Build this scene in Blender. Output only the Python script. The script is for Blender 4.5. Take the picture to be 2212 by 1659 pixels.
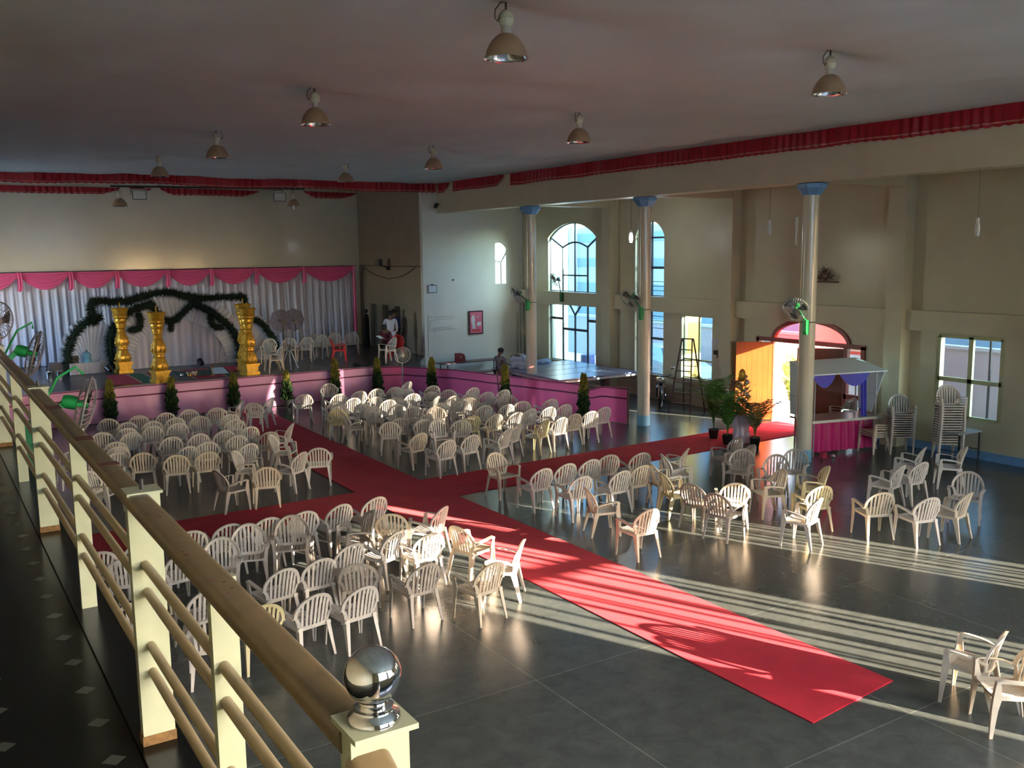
import bpy, bmesh, math, random
from mathutils import Vector, Matrix, noise
from mathutils.geometry import tessellate_polygon
random.seed(7)
for o in list(bpy.data.objects): bpy.data.objects.remove(o)
S=bpy.context.scene; COL=S.collection
PI=math.pi
# ---------------------------------------------------------------- camera
cd=bpy.data.cameras.new('camera'); cam=bpy.data.objects.new('camera',cd); COL.objects.link(cam)
M3=Matrix(((0.84381,0.08573,-0.52975),(-0.5365,0.11235,-0.83639),(-0.01218,0.98996,0.1408)))
cam.matrix_world=Matrix.Translation((0,0,5.0))@M3.to_4x4()
cd.sensor_width=36; cd.lens=33.136; cd.clip_start=.05; cd.clip_end=500
S.camera=cam
# ---------------------------------------------------------------- sky, sun, exposure
SUN=Vector((-0.41,0.912,-0.0)).normalized(); SE=math.radians(11)
SUN=Vector((SUN.x*math.cos(SE),SUN.y*math.cos(SE),-math.sin(SE)))
w=bpy.data.worlds.new('world'); S.world=w; w.use_nodes=True
nt=w.node_tree; bg=nt.nodes['Background']
sky=nt.nodes.new('ShaderNodeTexSky'); sky.sky_type='NISHITA'; sky.sun_disc=False
sky.sun_elevation=math.radians(24); sky.sun_rotation=math.atan2(-SUN.x,-SUN.y); sky.air_density=1.0; sky.dust_density=1.5
nt.links.new(sky.outputs[0],bg.inputs[0]); bg.inputs[1].default_value=WORLD_STR=3.0
sd=bpy.data.lights.new('sun','SUN'); sd.energy=44.0; sd.color=(1,.80,.60); sd.angle=math.radians(.28)
so=bpy.data.objects.new('sun',sd); COL.objects.link(so); so.rotation_euler=SUN.to_track_quat('-Z','Y').to_euler(); so.location=(10,-20,12)
S.view_settings.view_transform='Standard'; S.view_settings.look='None'; S.view_settings.gamma=1; S.view_settings.exposure=1.22
S.view_settings.use_curve_mapping=False
cy=S.cycles; cy.use_denoising=True; cy.max_bounces=7; cy.diffuse_bounces=5; cy.glossy_bounces=3; cy.transmission_bounces=4
cy.transparent_max_bounces=12; cy.caustics_reflective=False; cy.caustics_refractive=False; cy.sample_clamp_indirect=6
def portal(loc,size,rot):
    d=bpy.data.lights.new('window_portal','AREA'); d.shape='RECTANGLE'; d.size,d.size_y=size; d.cycles.is_portal=True
    o=bpy.data.objects.new('window_portal',d); COL.objects.link(o); o.location=loc; o.rotation_euler=rot
portal((-2.1,32.9,4.1),(3.0,3.2),(0,-PI/2,0))
# portals face into the hall (they only guide sky sampling through the openings)
for y0,y1,z0,z1 in ((27.2,30.25,.75,5.9),(23.55,25.0,.8,5.8),(21.25,22.7,.85,2.85),(15.7,19.4,0,2.9),(12.0,13.65,.9,2.85),(.4,3.0,3.4,6.2),(4.4,6.2,3.4,6.2),(9.8,10.7,4.2,5.9)):
    portal((20.95,(y0+y1)/2,(z0+z1)/2),(z1-z0,y1-y0),(0,PI/2,0))
for x0,x1,z0,z1 in ((0.5,5.0,3.7,7.1),(5.9,12.1,3.4,7.1),(13.5,16.6,1.9,4.5),(18.85,20.25,1.9,4.4)):
    portal(((x0+x1)/2,-5.15,(z0+z1)/2),(x1-x0,z1-z0),(PI/2,0,0))
# ---------------------------------------------------------------- helpers
MATS={}
def mat(n,col,rough=.6,metal=0,noise_=0,scale=8,spec=.5,coat=0,bump=0,emit=None,estr=0,alpha=None,trans=0,sheen=0,col2=None):
    if n in MATS: return MATS[n]
    m=bpy.data.materials.new(n); m.use_nodes=True; MATS[n]=m
    t=m.node_tree; b=t.nodes['Principled BSDF']
    b.inputs['Base Color'].default_value=(*col,1); b.inputs['Roughness'].default_value=rough; b.inputs['Metallic'].default_value=metal
    b.inputs['Specular IOR Level'].default_value=spec; b.inputs['Coat Weight'].default_value=coat; b.inputs['Coat Roughness'].default_value=.12
    b.inputs['Transmission Weight'].default_value=trans; b.inputs['Sheen Weight'].default_value=sheen
    if emit: b.inputs['Emission Color'].default_value=(*emit,1); b.inputs['Emission Strength'].default_value=estr
    if alpha is not None: b.inputs['Alpha'].default_value=alpha
    if noise_ or bump:
        tc=t.nodes.new('ShaderNodeTexCoord'); nz=t.nodes.new('ShaderNodeTexNoise'); nz.inputs['Scale'].default_value=scale; nz.inputs['Detail'].default_value=5
        t.links.new(tc.outputs['Object'],nz.inputs['Vector'])
        if noise_:
            rp=t.nodes.new('ShaderNodeValToRGB'); c2=col2 or tuple(max(0,c*(1-noise_)) for c in col)
            rp.color_ramp.elements[0].position=.35; rp.color_ramp.elements[1].position=.65
            rp.color_ramp.elements[0].color=(*c2,1); rp.color_ramp.elements[1].color=(*col,1)
            t.links.new(nz.outputs['Fac'],rp.inputs[0]); t.links.new(rp.outputs[0],b.inputs['Base Color'])
        if bump:
            bp=t.nodes.new('ShaderNodeBump'); bp.inputs['Strength'].default_value=bump; bp.inputs['Distance'].default_value=.02
            t.links.new(nz.outputs['Fac'],bp.inputs['Height']); t.links.new(bp.outputs[0],b.inputs['Normal'])
    return m
def glassmat(n,col,gloss=.08,rough=.02):
    m=bpy.data.materials.new(n); m.use_nodes=True; t=m.node_tree; t.nodes.clear(); MATS[n]=m
    o=t.nodes.new('ShaderNodeOutputMaterial'); mx=t.nodes.new('ShaderNodeMixShader'); tr=t.nodes.new('ShaderNodeBsdfTransparent'); gl=t.nodes.new('ShaderNodeBsdfGlossy')
    tr.inputs[0].default_value=(*col,1); gl.inputs['Roughness'].default_value=rough; mx.inputs[0].default_value=gloss
    t.links.new(tr.outputs[0],mx.inputs[1]); t.links.new(gl.outputs[0],mx.inputs[2]); t.links.new(mx.outputs[0],o.inputs[0]); return m
def clothmat(n,col,trl=.35,rough=.5,spec=.5,alpha=1.0,coat=0):
    m=bpy.data.materials.new(n); m.use_nodes=True; t=m.node_tree; MATS[n]=m; b=t.nodes['Principled BSDF']; o=t.nodes['Material Output']
    b.inputs['Base Color'].default_value=(*col,1); b.inputs['Roughness'].default_value=rough; b.inputs['Specular IOR Level'].default_value=spec; b.inputs['Coat Weight'].default_value=coat; b.inputs['Coat Roughness'].default_value=.2
    tr=t.nodes.new('ShaderNodeBsdfTranslucent'); tr.inputs[0].default_value=(*col,1); mx=t.nodes.new('ShaderNodeMixShader'); mx.inputs[0].default_value=trl
    t.links.new(b.outputs[0],mx.inputs[1]); t.links.new(tr.outputs[0],mx.inputs[2]); last=mx
    if alpha<1:
        tp=t.nodes.new('ShaderNodeBsdfTransparent'); m2=t.nodes.new('ShaderNodeMixShader'); m2.inputs[0].default_value=alpha
        t.links.new(tp.outputs[0],m2.inputs[1]); t.links.new(mx.outputs[0],m2.inputs[2]); last=m2
    t.links.new(last.outputs[0],o.inputs[0]); return m
class MB:
    def __init__(s): s.v=[]; s.f=[]
    def add(s,vs,fs):
        n=len(s.v); s.v+= [tuple(p) for p in vs]; s.f+=[tuple(i+n for i in f) for f in fs]; return s
    def box(s,x0,x1,y0,y1,z0,z1):
        if x1<x0:x0,x1=x1,x0
        if y1<y0:y0,y1=y1,y0
        if z1<z0:z0,z1=z1,z0
        return s.add([(x0,y0,z0),(x1,y0,z0),(x1,y1,z0),(x0,y1,z0),(x0,y0,z1),(x1,y0,z1),(x1,y1,z1),(x0,y1,z1)],
            [(0,3,2,1),(4,5,6,7),(0,1,5,4),(1,2,6,5),(2,3,7,6),(3,0,4,7)])
    def hexa(s,a,b):  # two quads (bottom, top) of 4 pts
        return s.add(list(a)+list(b),[(0,3,2,1),(4,5,6,7),(0,1,5,4),(1,2,6,5),(2,3,7,6),(3,0,4,7)])
    def bar(s,p,q,wd,ht=None,up=(0,0,1)):
        p,q=Vector(p),Vector(q); ht=ht or wd; d=(q-p).normalized(); u=Vector(up)
        if abs(d.dot(u))>.99: u=Vector((0,1,0))
        a=d.cross(u).normalized()*wd/2; b=a.cross(d).normalized()*ht/2
        return s.hexa([p-a-b,p+a-b,p+a+b,p-a+b],[q-a-b,q+a-b,q+a+b,q-a+b])
    def tube(s,pts,r,n=8,closed=False,cap=True):
        pts=[Vector(p) for p in pts]; k=len(pts); rs=r if isinstance(r,(list,tuple)) else [r]*k
        vs=[];prev=None
        for i,p in enumerate(pts):
            if closed: d=(pts[(i+1)%k]-pts[i-1])
            else: d=pts[min(i+1,k-1)]-pts[max(i-1,0)]
            if d.length<1e-9: d=Vector((0,0,1))
            d.normalize()
            if prev is None:
                u=Vector((0,0,1)) if abs(d.z)<.9 else Vector((1,0,0)); a=d.cross(u).normalized()
            else:
                a=prev-d*prev.dot(d)
                a=a.normalized() if a.length>1e-6 else d.orthogonal().normalized()
            prev=a; b=d.cross(a)
            for j in range(n):
                t=2*PI*j/n; vs.append(p+(a*math.cos(t)+b*math.sin(t))*rs[i])
        fs=[]
        for i in range(k if closed else k-1):
            for j in range(n):
                a0=i*n+j;a1=i*n+(j+1)%n;b0=((i+1)%k)*n+j;b1=((i+1)%k)*n+(j+1)%n
                fs.append((a0,a1,b1,b0))
        if cap and not closed: fs.append(tuple(range(n-1,-1,-1))); fs.append(tuple((k-1)*n+j for j in range(n)))
        return s.add(vs,fs)
    def lathe(s,prof,c=(0,0,0),n=24,cap=False,sq=0):
        vs=[];fs=[]
        for r,z in prof:
            for j in range(n):
                t=2*PI*(j+.5)/n; cx,sy=math.cos(t),math.sin(t)
                k=1.0
                if sq: k=(1-sq)+sq/max(abs(cx),abs(sy))
                vs.append((c[0]+r*k*cx,c[1]+r*k*sy,c[2]+z))
        for i in range(len(prof)-1):
            for j in range(n): fs.append((i*n+j,i*n+(j+1)%n,(i+1)*n+(j+1)%n,(i+1)*n+j))
        if cap: fs.append(tuple(range(n-1,-1,-1))); fs.append(tuple((len(prof)-1)*n+j for j in range(n)))
        return s.add(vs,fs)
    def sphere(s,c,r,n=12,m=8,sc=(1,1,1)):
        pr=[(max(1e-4,r*math.sin(PI*i/m)),-r*math.cos(PI*i/m)) for i in range(m+1)]
        vs=[];fs=[]
        for a,z in pr:
            for j in range(n): t=2*PI*j/n; vs.append((c[0]+a*math.cos(t)*sc[0],c[1]+a*math.sin(t)*sc[1],c[2]+z*sc[2]))
        for i in range(m):
            for j in range(n): fs.append((i*n+j,i*n+(j+1)%n,(i+1)*n+(j+1)%n,(i+1)*n+j))
        return s.add(vs,fs)
    def poly(s,pts): return s.add(pts,[tuple(range(len(pts)))])
    def prism(s,pts,off):
        n=len(pts); off=Vector(off); q=[Vector(p)+off for p in pts]
        return s.add([Vector(p) for p in pts]+q,[tuple(range(n-1,-1,-1)),tuple(range(n,2*n))]+[(i,(i+1)%n,n+(i+1)%n,n+i) for i in range(n)])
    def grid(s,fn,nu,nv):
        vs=[fn(i/nu,j/nv) for j in range(nv+1) for i in range(nu+1)]
        return s.add(vs,[(j*(nu+1)+i,j*(nu+1)+i+1,(j+1)*(nu+1)+i+1,(j+1)*(nu+1)+i) for j in range(nv) for i in range(nu)])
    def xf(s,m): s.v=[tuple(m@Vector(p)) for p in s.v]; return s
    def mesh(s,name,m,smooth=None):
        me=bpy.data.meshes.new(name); me.from_pydata(s.v,[],s.f); me.materials.append(m)
        if smooth:
            me.polygons.foreach_set('use_smooth',[True]*len(me.polygons))
            if smooth is not True and smooth<180: me.set_sharp_from_angle(angle=math.radians(smooth))
        me.update(); return me
    def build(s,name,m,parent=None,smooth=None,fix=True):
        me=s.mesh(name,m,smooth)
        if fix:
            b=bmesh.new(); b.from_mesh(me); bmesh.ops.recalc_face_normals(b,faces=b.faces); b.to_mesh(me); b.free()
        o=bpy.data.objects.new(name,me); COL.objects.link(o)
        if parent is not None: o.parent=parent
        return o
def solid(o,t,off=0):
    m=o.modifiers.new('thickness','SOLIDIFY'); m.thickness=t; m.offset=off; return o
def tag(o,label=None,cat=None,group=None,kind=None):
    if label:o['label']=label
    if cat:o['category']=cat
    if group:o['group']=group
    if kind:o['kind']=kind
    return o
def thing(name,label,cat,loc=(0,0,0),rz=0,group=None):
    o=bpy.data.objects.new(name,None); COL.objects.link(o); o.location=loc; o.rotation_euler=(0,0,rz); o.empty_display_size=.1
    return tag(o,label,cat,group)
def struct(name,mb,m,smooth=None): return tag(mb.build(name,m,None,smooth),kind='structure')
def dup(root,loc=None,rz=None,label=None,group=None,scale=None):
    r=root.copy(); COL.objects.link(r)
    if loc is not None: r.location=loc
    if rz is not None: r.rotation_euler=(0,0,rz)
    if scale: r.scale=scale
    if label: r['label']=label
    if group: r['group']=group
    for c in root.children:
        k=c.copy(); COL.objects.link(k); k.parent=r
        for g in c.children:
            q=g.copy(); COL.objects.link(q); q.parent=k
    return r
ORD='first second third fourth fifth sixth seventh eighth ninth tenth eleventh twelfth thirteenth fourteenth fifteenth sixteenth'.split()
def wallx(mb,x,th,outer,holes):
    """wall in the plane x, polygons in (y,z); th thickness towards +x"""
    polys=[[Vector((y,z,0)) for y,z in outer]]+[[Vector((y,z,0)) for y,z in h] for h in holes]
    tri=tessellate_polygon(polys); flat=[p for q in polys for p in q]; n=len(flat)
    vs=[(x,p.x,p.y) for p in flat]+[(x+th,p.x,p.y) for p in flat]
    fs=[t for t in tri]+[tuple(i+n for i in t) for t in tri]
    k=0
    for q in polys:
        m=len(q)
        for i in range(m): a=k+i;b=k+(i+1)%m; fs.append((a,b,b+n,a+n))
        k+=m
    return mb.add(vs,fs)
def wally(mb,y,th,outer,holes):
    t=MB(); wallx(t,0,th,outer,holes); return mb.add([(p[1],y+p[0],p[2]) for p in t.v],t.f)
def arch(a0,a1,z0,zs,zt,n=12):
    """opening outline: rect from z0 to spring zs then an arc up to zt"""
    c=(a0+a1)/2; hw=(a1-a0)/2; h=zt-zs; R=(hw*hw+h*h)/(2*h); zc=zt-R; t0=math.asin(hw/R)
    return [(a0,z0),(a1,z0)]+[(c+R*math.sin(t0-2*t0*i/n),zc+R*math.cos(t0-2*t0*i/n)) for i in range(n+1)]
def rect(a0,a1,z0,z1): return [(a0,z0),(a1,z0),(a1,z1),(a0,z1)]
# ---------------------------------------------------------------- materials
WALL=mat('cream_wall_paint',(.55,.50,.345),rough=.42,noise_=.08,scale=1.2,coat=.15)
WALLW=mat('white_wall_paint',(.72,.71,.67),rough=.4,noise_=.06,scale=1.0,coat=.12)
WALLB=mat('tan_wall_paint',(.30,.24,.18),rough=.5,noise_=.1,scale=1.5)  # the cream wall darkened, carrying the shade on the return wall
BACKW=mat('stage_wall_gloss_paint',(.56,.52,.40),rough=.38,noise_=.06,scale=1.5,coat=.35)
COLP=mat('column_paint',(.60,.55,.42),rough=.22,noise_=.06,scale=3,coat=.4)
BLUE=mat('blue_paint',(.16,.34,.60),rough=.4,noise_=.15,scale=6)
CEIL=mat('ceiling_cloth',(.56,.66,.68),rough=.9,noise_=.10,scale=.6,bump=.15)
GRAN=mat('black_granite',(.005,.006,.006),rough=.24,noise_=.4,scale=30,spec=.2)
DECK=mat('stage_floor_mat',(.05,.05,.052),rough=.28,noise_=.3,scale=3)
RED=mat('red_carpet',(.50,.010,.028),rough=.95,noise_=.16,scale=3,bump=.3,spec=.15,sheen=.05)
STEELP=mat('cream_enamel',(.46,.46,.30),rough=.30,noise_=.12,scale=9,coat=.2)
RAILM=mat('worn_handrail_enamel',(.20,.135,.065),rough=.42,noise_=.22,scale=14,coat=.15)
LRAIL=mat('tan_rail_enamel',(.34,.255,.14),rough=.4,noise_=.15,scale=14)
CHROME=mat('polished_steel',(.75,.72,.70),rough=.06,metal=1)
RUST=mat('rusty_scuff',(.12,.03,.02),rough=.8)
DARK=mat('dark_metal',(.02,.02,.022),rough=.45)
BLACKP=mat('black_plastic',(.012,.012,.014),rough=.35)
def floor_material():
    m=mat('polished_floor_stone',(.050,.060,.058),rough=.2,noise_=.35,scale=.9); t=m.node_tree; b=t.nodes['Principled BSDF']
    tc=t.nodes.new('ShaderNodeTexCoord'); br=t.nodes.new('ShaderNodeTexBrick'); br.offset=0
    for k,v in (('Scale',1.0),('Brick Width',2.9),('Row Height',2.9),('Mortar Size',.010),('Mortar Smooth',.3)): br.inputs[k].default_value=v
    br.inputs['Color1'].default_value=(1,1,1,1); br.inputs['Color2'].default_value=(.82,.85,.84,1); br.inputs['Mortar'].default_value=(1.7,1.7,1.6,1)
    t.links.new(tc.outputs['Object'],br.inputs['Vector'])
    n2=t.nodes.new('ShaderNodeTexNoise'); n2.inputs['Scale'].default_value=3.2; n2.inputs['Detail'].default_value=9; n2.inputs['Roughness'].default_value=.68; n2.inputs['Distortion'].default_value=.4; t.links.new(tc.outputs['Object'],n2.inputs['Vector'])
    m2=t.nodes.new('ShaderNodeMix'); m2.data_type='RGBA'; m2.inputs[6].default_value=(.022,.029,.028,1); m2.inputs[7].default_value=(.105,.115,.108,1); t.links.new(n2.outputs['Fac'],m2.inputs[0])
    mx=t.nodes.new('ShaderNodeMix'); mx.data_type='RGBA'; mx.blend_type='MULTIPLY'; mx.inputs[0].default_value=1
    src=m2.outputs[2]
    t.links.new(src,mx.inputs[6]); t.links.new(br.outputs['Color'],mx.inputs[7]); t.links.new(mx.outputs[2],b.inputs['Base Color'])
    nz=t.nodes.new('ShaderNodeTexNoise'); nz.inputs['Scale'].default_value=1.1; nz.inputs['Detail'].default_value=4; t.links.new(tc.outputs['Object'],nz.inputs['Vector'])
    mr=t.nodes.new('ShaderNodeMapRange'); mr.inputs['To Min'].default_value=.2; mr.inputs['To Max'].default_value=.32
    b.inputs['Roughness'].default_value=.24
    b.inputs['Specular IOR Level'].default_value=.55
    return m
FLOOR=floor_material()
# ---------------------------------------------------------------- room shell
XR=20.85; XB=17.0; YN=-5.0; YS=38.0; XL=-2.0; ZB=6.41; ZC=7.5
struct('floor',MB().box(XL,21.1,YN,YS,-.12,0),FLOOR)
m=MB().prism([(XL,30.1,.0),(13.3,30.1,0),(14.3,29.6,0),(15.4,30.5,0),(16.36,32.0,0),(16.36,38,0),(XL,38,0)],(0,0,1.05))
struct('floor_stage',m,DECK)
# windows / door openings of the right wall (y,z)
W1u=arch(27.2,30.2,3.42,5.45,5.97); W1d=rect(27.2,30.2,.78,2.93)
W2u=arch(23.54,25.0,3.42,5.40,5.90); W2d=rect(23.54,25.0,.80,2.93)
W3=rect(21.28,22.66,.85,2.86); W4=rect(12.03,13.62,.92,2.84)
DOOR=[(15.7,0.0),(19.4,0.0),(19.4,2.38),(18.85,2.38)]+[(17.5+1.35*math.cos(t*PI/12),2.38+.62*math.sin(t*PI/12)) for t in range(0,13)][1:-1]+[(16.15,2.38),(15.7,2.38)]
W6u=arch(.4,3.0,3.42,5.8,6.3); W5u=arch(4.4,6.2,3.42,5.8,6.3); W5d=rect(9.8,10.7,4.2,5.9)
DOOR=[(y,z if z>0 else .001) for y,z in DOOR]
struct('wall_right',wallx(MB(),XR,.24,[(YN,0),(32.2,0),(32.2,7.1),(YN,7.1)],[W1u,W1d,W2u,W2d,W3,W4,DOOR,W6u,W5u,W5d]),WALL)
NW=[rect(13.55,16.55,1.9,4.5),rect(18.85,20.25,1.9,4.4),rect(.6,4.9,3.8,7.1),rect(6.0,12.0,3.4,7.1),rect(17.1,17.45,3.8,4.7)]
struct('wall_near',wally(MB(),YN-.24,.24,[(XL,0),(21.1,0),(21.1,7.6),(XL,7.6)],NW),WALL)
WLO=rect(31.3,34.5,2.6,5.6)
struct('wall_left',wallx(MB(),XL-.2,.2,[(YN-.24,0),(YS+.2,0),(YS+.2,7.8),(YN-.24,7.8)],[WLO]),WALL)
struct('wall_back',MB().box(XL,16.56,YS,YS+.2,0,7.8),BACKW)
SLOT=[rect(36.3,37.0,1.06,2.83),rect(35.1,35.75,1.06,2.83),rect(34.05,34.6,1.06,2.83)]
struct('wall_stage_right',wallx(MB(),16.36,.2,[(32.2,0),(38.1,0),(38.1,7.8),(32.2,7.8)],SLOT),WALLB)
struct('wall_behind_slots',MB().box(16.58,16.7,32.2,38.2,0,7.8),mat('dim_passage_paint',(.10,.11,.10)))  # dark panel added to close the slots, standing for the unlit room
struct('wall_end',MB().box(16.36,21.09,32,32.2,0,7.8),WALLW)
struct('beam',MB().box(XB,17.6,YN,32,ZB,7.62),WALL)
struct('ceiling_aisle',MB().box(17.6,21.09,YN,32,7.05,7.2),WALL)
struct('ceiling_stage',MB().box(XL,16.56,32,YS+.2,7.62,7.7),CEIL)
PY=[26.15,20.4,14.65,8.9,3.15+2.6]
for y in (26.15,20.4,14.65,8.9):
    struct('pilaster',MB().box(20.48,XR,y-.24,y+.24,0,7.05),WALL)
    struct('crossbeam',MB().box(17.6,20.48,y-.2,y+.2,ZB+.0,7.05),WALL)
struct('trim_1',MB().box(20.64,XR,YN,32,2.93,3.42),WALL)          # the deep ledge between the two rows of windows
struct('baseboard_right',MB().box(20.82,XR,YN,15.62,0,.2),BLUE)
struct('baseboard_rear',MB().box(20.82,XR,19.48,32,0,.2),WALL)
# columns
def column(y,x=17.35):
    b=MB().lathe([(.18,0),(.18,6.2),(.18,6.25)],(x,y,0),32)
    o=struct('column',b,COLP,smooth=40)
    k=MB().lathe([(.20,6.14),(.22,6.16),(.30,6.27),(.345,6.30),(.345,6.39),(.30,6.405)],(x,y,0),8,cap=True); k.build('capital',BLUE,o)
    q=MB().lathe([(.184,0.001),(.184,.30)],(x,y,0),32); q.build('painted_base_band',mat('pale_blue_paint',(.22,.48,.62),rough=.35),o,smooth=40)
for y in (26.15,20.4,14.65,8.9,3.1): column(y)
# ceiling cloth: stretched fabric pulled up to the lamp hooks
LAMPS=[(5.68,9.0),(5.69,14.75),(5.70,20.5),(5.85,26.6),(10.95,9.0),(10.95,14.8),(11.1,21.0),(11.0,26.3)]
def ceilz(x,y):
    z=ZC-.035+.07*noise.noise(Vector((x*.35,y*.35,1)))+.05*noise.noise(Vector((x*1.1+3,y*.5,4)))
    z+=.05*(1-abs(noise.noise(Vector((x*.30+y*.10,y*.55,9)))*2))*.5
    for lx,ly in LAMPS:
        dx,dy=x-lx,(y-ly); r=math.hypot(dx*.55,dy*1.6)
        z+=.16*math.exp(-r*2.0)
    e=min((XB-x)/1.2,1); return z+(ZC-z)*max(0,1-e)*.7
def cf(u,v): x=XL+(XB-XL)*u; y=YN+(32-YN)*v; return (x,y,ceilz(x,y))
struct('ceiling',MB().grid(cf,150,260),CEIL,smooth=True)
struct('ceiling_slab',MB().box(XL,XB,YN,32,7.75,7.9),WALL)
struct('beam_stage_front',MB().box(XL,XB,31.9,32.1,7.40,7.75),WALL)
# ---------------------------------------------------------------- windows
GL=glassmat('pale_tinted_glass',(.13,.22,.27)); DIMGL=glassmat('clear_glass',(.13,.14,.145)); GLF=glassmat('frosted_blue_glass',(.07,.125,.16),.12,.25)  # unseen right-wall panes get a dark tint that weakens the sun
FRD=mat('dark_window_steel',(.055,.075,.085),rough=.4); FRY=mat('olive_cream_window_frame',(.42,.43,.24),rough=.4)
def window(n,outl,x,bars,fm,gm,bw=.055,th=.05,curves=(),frame=True):
    """outl: list of opening outlines; bars: ((y,z),(y,z)[,width])"""
    t=tag(bpy.data.objects.new('window_%d'%n,None),kind='structure'); COL.objects.link(t)
    f=MB()
    for q in outl:
        if frame:
            pts=[(x,y,z) for y,z in q]
            for a,b in zip(pts,pts[1:]+pts[:1]): f.bar(a,b,bw,th,up=(1,0,0))
        g=MB().poly([(x,y,z) for y,z in q]); g.build('pane',gm,t,fix=False)
    for b in bars:
        wd=b[2] if len(b)>2 else bw; f.bar((x,*b[0]),(x,*b[1]),th,wd,up=(0,-(b[1][1]-b[0][1]),(b[1][0]-b[0][0])))
    for c in curves:
        for a,b in zip(c,c[1:]): f.bar((x,*a),(x,*b),th,bw,up=(0,-(b[1]-a[1]),(b[0]-a[0])))
    f.build('window_frame',fm,t); return t
x=20.98
arc=[(29.4-1.56*i/8,5.07+.19*math.sin(PI*i/8)) for i in range(9)]
window(1,[W1u],x,[((29.4,3.42),(29.4,5.07)),((28.62,3.42),(28.62,5.96)),((27.84,3.42),(27.84,5.07)),((29.4,5.07),(30.2,5.45)),((27.84,5.07),(27.2,5.45)),((27.84,4.03),(29.4,4.03))],FRD,GL,curves=[arc])
window(2,[W1d],x,[((29.4,.78),(29.4,2.93)),((28.62,.78),(28.62,2.55)),((27.84,.78),(27.84,2.93)),((28.62,2.55),(28.98,2.93)),((28.62,2.55),(28.26,2.93)),((27.84,2.0),(29.4,2.0),.09),((29.4,2.38),(30.2,2.38),.09),((27.2,2.38),(27.84,2.38),.1)],FRD,GL)
window(3,[W2u],x,[((24.27,3.42),(24.27,5.9)),((23.54,5.35),(25.0,5.35)),((23.54,4.36),(25.0,4.36),.08)]+[((23.54,z),(25.0,z),.02) for z in (3.6,3.75,3.9)],FRD,GL)
window(4,[W2d],x,[((24.27,.8),(24.27,2.93)),((23.54,2.0),(25.0,2.0),.08)]+[((23.54,z),(25.0,z),.02) for z in (2.35,2.6,2.75)],FRD,GL)
window(5,[W3],x,[((21.97,.85),(21.97,2.86)),((21.28,1.45),(22.66,1.45),.06)],FRY,GL,bw=.07)
window(6,[W4],x-.09,[((12.8,.92),(12.8,2.84),.11),((12.03,1.80),(13.62,1.80),.10)],FRY,GLF,bw=.10,th=.08)
window(7,[W6u],x,[((1.7,3.42),(1.7,6.3)),((1.05,3.42),(1.05,6.1)),((2.35,3.42),(2.35,6.1)),((.4,4.6),(3.0,4.6))],FRD,DIMGL)
window(12,[W5u],x,[((5.3,3.42),(5.3,6.3)),((4.4,4.6),(6.2,4.6))],FRD,DIMGL)
window(13,[W5d],x,[((10.25,4.2),(10.25,5.9))],FRD,DIMGL)
def near_window(n,r,vb,hb,glass=True):
    t=tag(bpy.data.objects.new('window_%d'%n,None),kind='structure'); COL.objects.link(t); y=YN-.12
    (x0,z0),(x1,_),(_,z1),_=r; f=MB()
    for xx,w_ in vb: f.box(xx-w_/2,xx+w_/2,y-.03,y+.03,z0,z1)
    for zz,w_ in hb: f.box(x0,x1,y-.03,y+.03,zz-w_/2,zz+w_/2)
    f.build('window_frame',FRD,t)
near_window(8,NW[0],[(13.57,.05),(13.83,.07),(14.2,.05),(14.6,.08),(14.83,.05),(14.93,.04),(15.2,.05),(15.42,.09),(15.52,.04),(15.85,.05),(16.1,.09),(16.3,.04),(16.53,.05)],[(4.48,.05),(1.92,.05),(3.6,.14)])
near_window(9,NW[1],[(18.87,.05),(19.05,.05),(19.18,.04),(19.4,.07),(19.62,.04),(19.75,.04),(19.95,.08),(20.23,.05)],[(4.38,.05),(1.92,.05)])
t=tag(bpy.data.objects.new('window_15',None),kind='structure'); COL.objects.link(t); f=MB()
for yy in (31.33,32.9,34.47): f.box(XL-.13,XL-.07,yy-.03,yy+.03,2.6,5.6)
for zz in (2.63,4.1,5.57): f.box(XL-.13,XL-.07,31.3,34.5,zz-.03,zz+.03)
f.build('window_frame',FRD,t)
near_window(10,NW[2],[(.62,.05),(1.7,.05),(2.75,.08),(3.8,.05),(4.88,.05)],[(3.82,.05),(7.08,.05)])
near_window(11,NW[3],[(6.02,.05),(7.6,.05),(9.0,.10),(10.5,.05),(11.98,.05)],[(3.42,.05),(7.08,.05)])
near_window(14,NW[4],[(17.12,.04),(17.43,.04)],[(3.82,.04),(4.68,.04)])
struct('window_shutter',MB().box(13.85,14.6,YN-.2,YN-.14,1.9,2.9),FRD)  # unseen panel added to leave a gap in the floor's sun stripes
# ---------------------------------------------------------------- entrance door
DRED=mat('red_brown_door_paint',(.24,.03,.022),rough=.35); ORG=mat('orange_varnished_door',(.26,.055,.010),rough=.38,noise_=.18,scale=3,coat=.2)
FRST=glassmat('pink_fanlight_glass',(.42,.13,.17),.05,.2)
fr=MB(); xd0,xd1=20.80,20.92
for y0,y1,z0,z1 in ((19.32,19.42,0,2.38),(18.76,18.86,0,2.32),(16.22,16.34,0,2.32),(15.68,15.80,0,2.38),(15.68,19.42,2.30,2.42),(15.7,16.3,.95,1.08),(18.8,19.4,.95,1.08),(15.7,16.3,0.0,.12),(18.8,19.4,0,.12)):
    fr.box(xd0,xd1,y0,y1,z0,z1)
ap=[(17.5+1.31*math.cos(t*PI/16),2.38+.58*math.sin(t*PI/16)) for t in range(17)]
for a,b in zip(ap,ap[1:]): fr.bar((20.86,*a),(20.86,*b),.12,.11,up=(0,-(b[1]-a[1]),(b[0]-a[0])))
fr.bar((20.86,17.5,2.38),(20.86,17.5,2.95),.05,.05)
D=tag(fr.build('door_1',DRED),kind='structure')
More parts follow.
